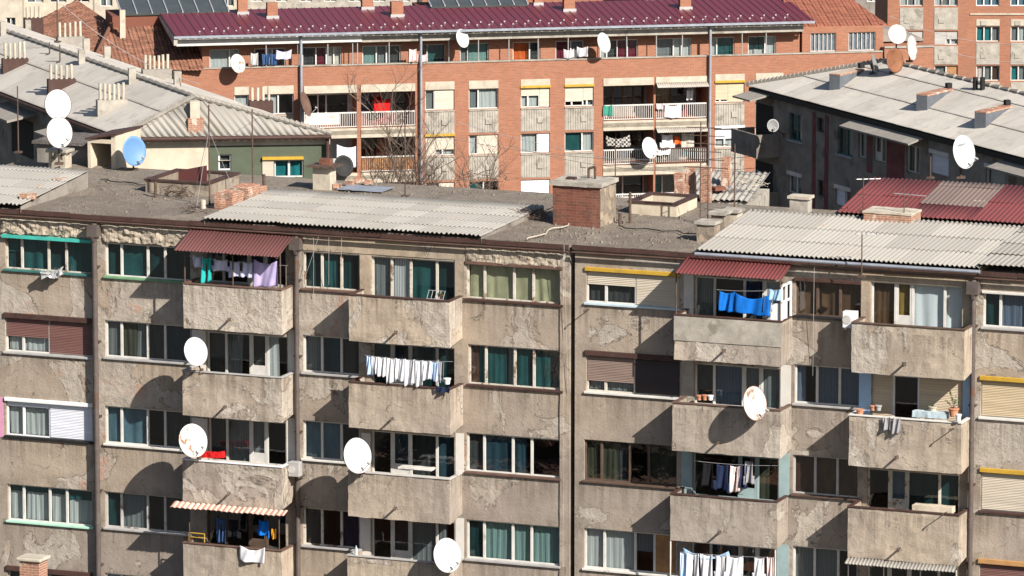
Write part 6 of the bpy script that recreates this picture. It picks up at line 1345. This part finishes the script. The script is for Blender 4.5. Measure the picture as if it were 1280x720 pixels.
for i, (x0, x1, dy) in enumerate(((1125, 1154, 0), (1168, 1197.5, 0), (1220.5, 1249.5, -2), (1263.5, 1292, -2))):
    z = [('sheer', 'grey'), ('grey', 'sheer'), ('tealB', 'tealB', 'grey'), ('grey', 'sheer', 'grey')][i]
    a = 39 if i < 2 else 33; b = 56 if i < 2 else 52
    w4b(x0, x1, -21 if i > 1 else -17, 7.5, [(1, k) for k in (('sheer', 'grey', 'sheer') if i < 2 else ('blue', 'blue', 'blue'))], fr='greyframe' if i < 2 else 'pvc')
    w4b(x0, x1, a, b, ([(1, SB('grey')), (1, SB('grey', .6, 'sheer'))] if i < 2 else [(1, k) for k in z]), fr='white')
    w4b(x0, x1, 82, 101 if i > 1 else 100, [(1, 'pink' if i == 2 else 'tealB'), (1, 'grey'), (1, 'brownD')] if i > 1 else [(1, 'grey'), (1, ('B', M['woodboard']))], fr='white')
    w4b(x0, x1, 128, 146, [(1, 'grey'), (1, 'sheer')], fr='white')
    panel4(x0, x1, b + 1.5, 80.5); panel4(x0, x1, 9.5, 37) if i < 2 else panel4(x0, x1, 24, 32, 'concP'); panel4(x0, x1, 102.5, 127)
wall('wall', M['brick'], B4, F4.loc(1109, 60)[0], F4.loc(1420, 60)[0], 0, F4.loc(1200, -60)[1], H4, depth=12)
MB().q((F4.loc(1112, 60)[0], 2, 0), (F4.loc(1400, 60)[0], 2, 0), (F4.loc(1400, 60)[0], 2, F4.loc(1200, -55)[1]), (F4.loc(1112, 60)[0], 2, F4.loc(1200, -55)[1])).build('interior', M['dark'], B4)
MB().box(F4.loc(1212, 60)[0], F4.loc(1420, 60)[0], -.06, -.002, F4.loc(1212, 18.5)[1], F4.loc(1212, 16.5)[1]).build('string_course', M['concP'], B4)
# ------------------------------------------------------------------ far buildings filling the top of the view
def farblock(name, label, px0, px1, ytop, Y, wallm, rows, cols, depth=12, rot=0, skip=0, fr='white', fh=2.8, wfrac=.5):
    F = Fac(at_y((px0 + px1) / 2, 20, Y), R(rot)); B = thing(name, label, 'building', F.w(0, 0, 0), F.rot); H = []; s0, s1 = F.loc(px0, 20)[0], F.loc(px1, 20)[0]; zt = F.loc((px0 + px1) / 2, ytop)[1]
    for r in range(rows):
        for c in range(cols):
            cx = s0 + (s1 - s0) * (c + .5) / cols; w_ = (s1 - s0) / cols * wfrac / 2; z0 = zt - fh * (r + 1) + .6
            win(B, F, 0, 0, 0, 0, [(1, rnd.choice(['grey', 'greyD', 'sheer', None])), (1, rnd.choice(['grey', None, 'sheer']))], H, fr=fr, abs_=(cx - w_, cx + w_, z0, z0 + 1.4), mw=.07)
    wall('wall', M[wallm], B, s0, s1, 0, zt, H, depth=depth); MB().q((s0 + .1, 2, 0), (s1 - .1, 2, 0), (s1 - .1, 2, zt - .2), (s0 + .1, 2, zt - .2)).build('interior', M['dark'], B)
    MB().box(s0 - .3, s1 + .3, -.4, depth + .3, zt + .004, zt + .25).build('roof', M['tar'], B)
    return B, F
farblock('white_building', 'white plastered building behind the thin masts at the top left corner', 30, 116, -40, 352, 'concP', 3, 3, rot=4, wfrac=.72, fr='greyframe')
farblock('white_building', 'pale cream building at the left edge of the top row', -60, 28, -50, 345, 'concP', 3, 3, rot=4, wfrac=.4)
farblock('far_apartment_building', 'pale distant building above the tiled roofs and left end of the wine-red roof', 118, 300, -30, 400, 'concP', 3, 6)
farblock('far_apartment_building', 'distant grey building above the middle of the wine-red roof', 306, 520, -35, 410, 'conc', 3, 7)
farblock('far_apartment_building', 'distant brick building above the right part of the wine-red roof', 528, 800, -38, 415, 'brick', 3, 9)
farblock('far_apartment_building', 'distant cream building above the right end of the wine-red roof', 808, 1010, -30, 405, 'cream', 3, 6)
farblock('far_apartment_building', 'distant dark building with balconies between the red tiled roof and the tall brick block', 1016, 1106, -36, 395, 'darkconc', 4, 3)
# ------------------------------------------------------------------ low house with broken roof and brick chimneys, right of the rooflight curb
LHz = at_y(905, 246, 226).z; F5 = Fac(at_z(872, 250, LHz), R(-14)); LH = thing('low_house', 'low house with broken corrugated roof and crumbling brick chimneys right of the rooflight curb', 'house', F5.w(0, 0, 0), F5.rot)
wd = F5.l(at_z(946, 246, LHz)).x
corr('roof', M['asb'], LH, [(-1.0, 0, LHz), (wd, 0, LHz), (wd, 4.2, LHz + .55), (-1.0, 4.2, LHz + .55)], (0, 4.2, .55), pitch=.24, amp=.03, sheet=1.3, waves=4, seed=31, jit=.03, chips=.6)
MB().box(-1, wd, .15, 4.0, 0, LHz - .06).build('wall', M['conc'], LH)
for px, yb, yt, w_ in ((848, 247, 217, 11), (862, 243, 211, 11), (881, 246, 208, 13), (906, 236, 197, 10)):
    p = F5.l(at_z(px, yb, LHz + .2)); m = (at_z(px, yb, LHz) - CAM).dot(FW) / FPX; w2_ = w_ * m / 2; mb = MB(); rough_box(mb, p.x - w2_, p.x + w2_, p.y, p.y + .45, LHz - 1.5, LHz + .2 + (yb - yt) * m, jit=.04, seed=px, step=.1); mb.build('chimney', M['brickold'], LH)
twig_heap(938, 233, LHz + .5, 'heap of rubble at the right end of the broken roof', 60, .5, 12, 'concP')
lump('brick_rubble', 898, 237, LHz + .3, (.5, .5, .12), 'tileR', 'reddish broken tiles lying on the broken corrugated roof', 'bricks', seed=5)
# ------------------------------------------------------------------ house below with a brick chimney (lower left corner)
zc_ = at_y(35, 722, 172).z; F6 = Fac(at_z(21, 724, zc_), R(-21.5)); BH = thing('brick_house', 'low brick house whose brick chimney shows at the lower left corner', 'house', F6.w(0, 0, 0), F6.rot)
MB().box(-6, 10, 0, 8, 0, zc_ - 4.2).build('wall', M['brick'], BH)
rf6 = corr('roof', M['tile'], BH, [(-6.4, -.4, zc_ - 4.3), (10.4, -.4, zc_ - 4.3), (10.4, 4, zc_ - 3.2), (-6.4, 4, zc_ - 3.2)], (0, 4.4, 1.1), pitch=.26, amp=.04, sheet=.4, waves=2, seed=9)
c = MB(); rough_box(c, 0, .68, .2, .8, zc_ - 4.6, zc_ + .55, jit=.01); c = c.build('chimney', M['brickold'], rf6); MB().box(-.09, .77, .12, .88, zc_ + .555, zc_ + .66).build('cap', M['concP'], c, bevel=.03)

# ------------------------------------------------------------------ bare tree in front of the brick block
def bare_tree(label, px, pyb, pyt, Y, seed):
    rr = random.Random(seed); base = at_y(px, pyb, Y); top = at_y(px, pyt, Y); t = thing('bare_tree', label, 'tree', (base.x, Y, 0), 0); Ht = top.z; tk = MB(); br = MB()
    def grow(p, d, l, r, lev):
        q = p; n_ = 4
        for k in range(n_):
            d2_ = (d + Vector((rr.uniform(-.16, .16), rr.uniform(-.16, .16), rr.uniform(-.02, .10)))).normalized(); q2 = q + d2_ * l / n_; (tk if lev == 0 else br).tube(q, q2, r * (1 - .2 * k / n_), r * (1 - .2 * (k + 1) / n_), 6 if lev < 2 else 3); q, d = q2, d2_
            if lev < 4 and (k >= 1 or lev > 0):
                for _ in range(1 if lev == 0 else rr.choice((1, 2, 2))):
                    a = rr.uniform(0, 6.28); s = Vector((math.cos(a), math.sin(a), rr.uniform(.25, .9))).normalized(); grow(q, (d * .55 + s).normalized(), l * rr.uniform(.42, .62), max(.007, r * .5), lev + 1)
    grow(Vector((0, 0, 0)), Vector((0, 0, 1)), Ht * .62, .12, 0); grow(Vector((0, 0, Ht * .45)), Vector((.15, 0, 1)), Ht * .3, .07, 1); tk.build('trunk', M['bark'], t); br.build('branches', M['bark'], t)
bare_tree('taller leafless tree in front of the left loggias of the brick block', 505, 235, 142, 283, 5)
bare_tree('leafless bush-like tree left of the taller bare tree', 478, 240, 168, 285, 9)
# overhead wires
for i, (a, b, sag, lb_) in enumerate((((560, 150, 290), (1290, 236, 262), 1.2, 'lowest overhead wire crossing in front of the brick block'), ((540, 168, 290), (1000, 190, 262), .8, 'overhead wire passing the lower loggias of the brick block'), ((640, 183, 292), (945, 210, 262), .6, 'overhead wire ending at the balcony of the shaded block'), ((1112, 20, 330), (1300, 54, 325), .6, 'upper wire in front of the tall brick block'), ((1112, 36, 330), (1300, 78, 325), .6, 'lower wire in front of the tall brick block'), ((76, 4, 245), (250, 105, 238), .5, 'guy wire running down from the tall dark mast at top left'))):
    cable('overhead_wire', at_y(*a), at_y(*b), lb_, .014, sag, 'greyframe', 'wire', 'overhead wires')
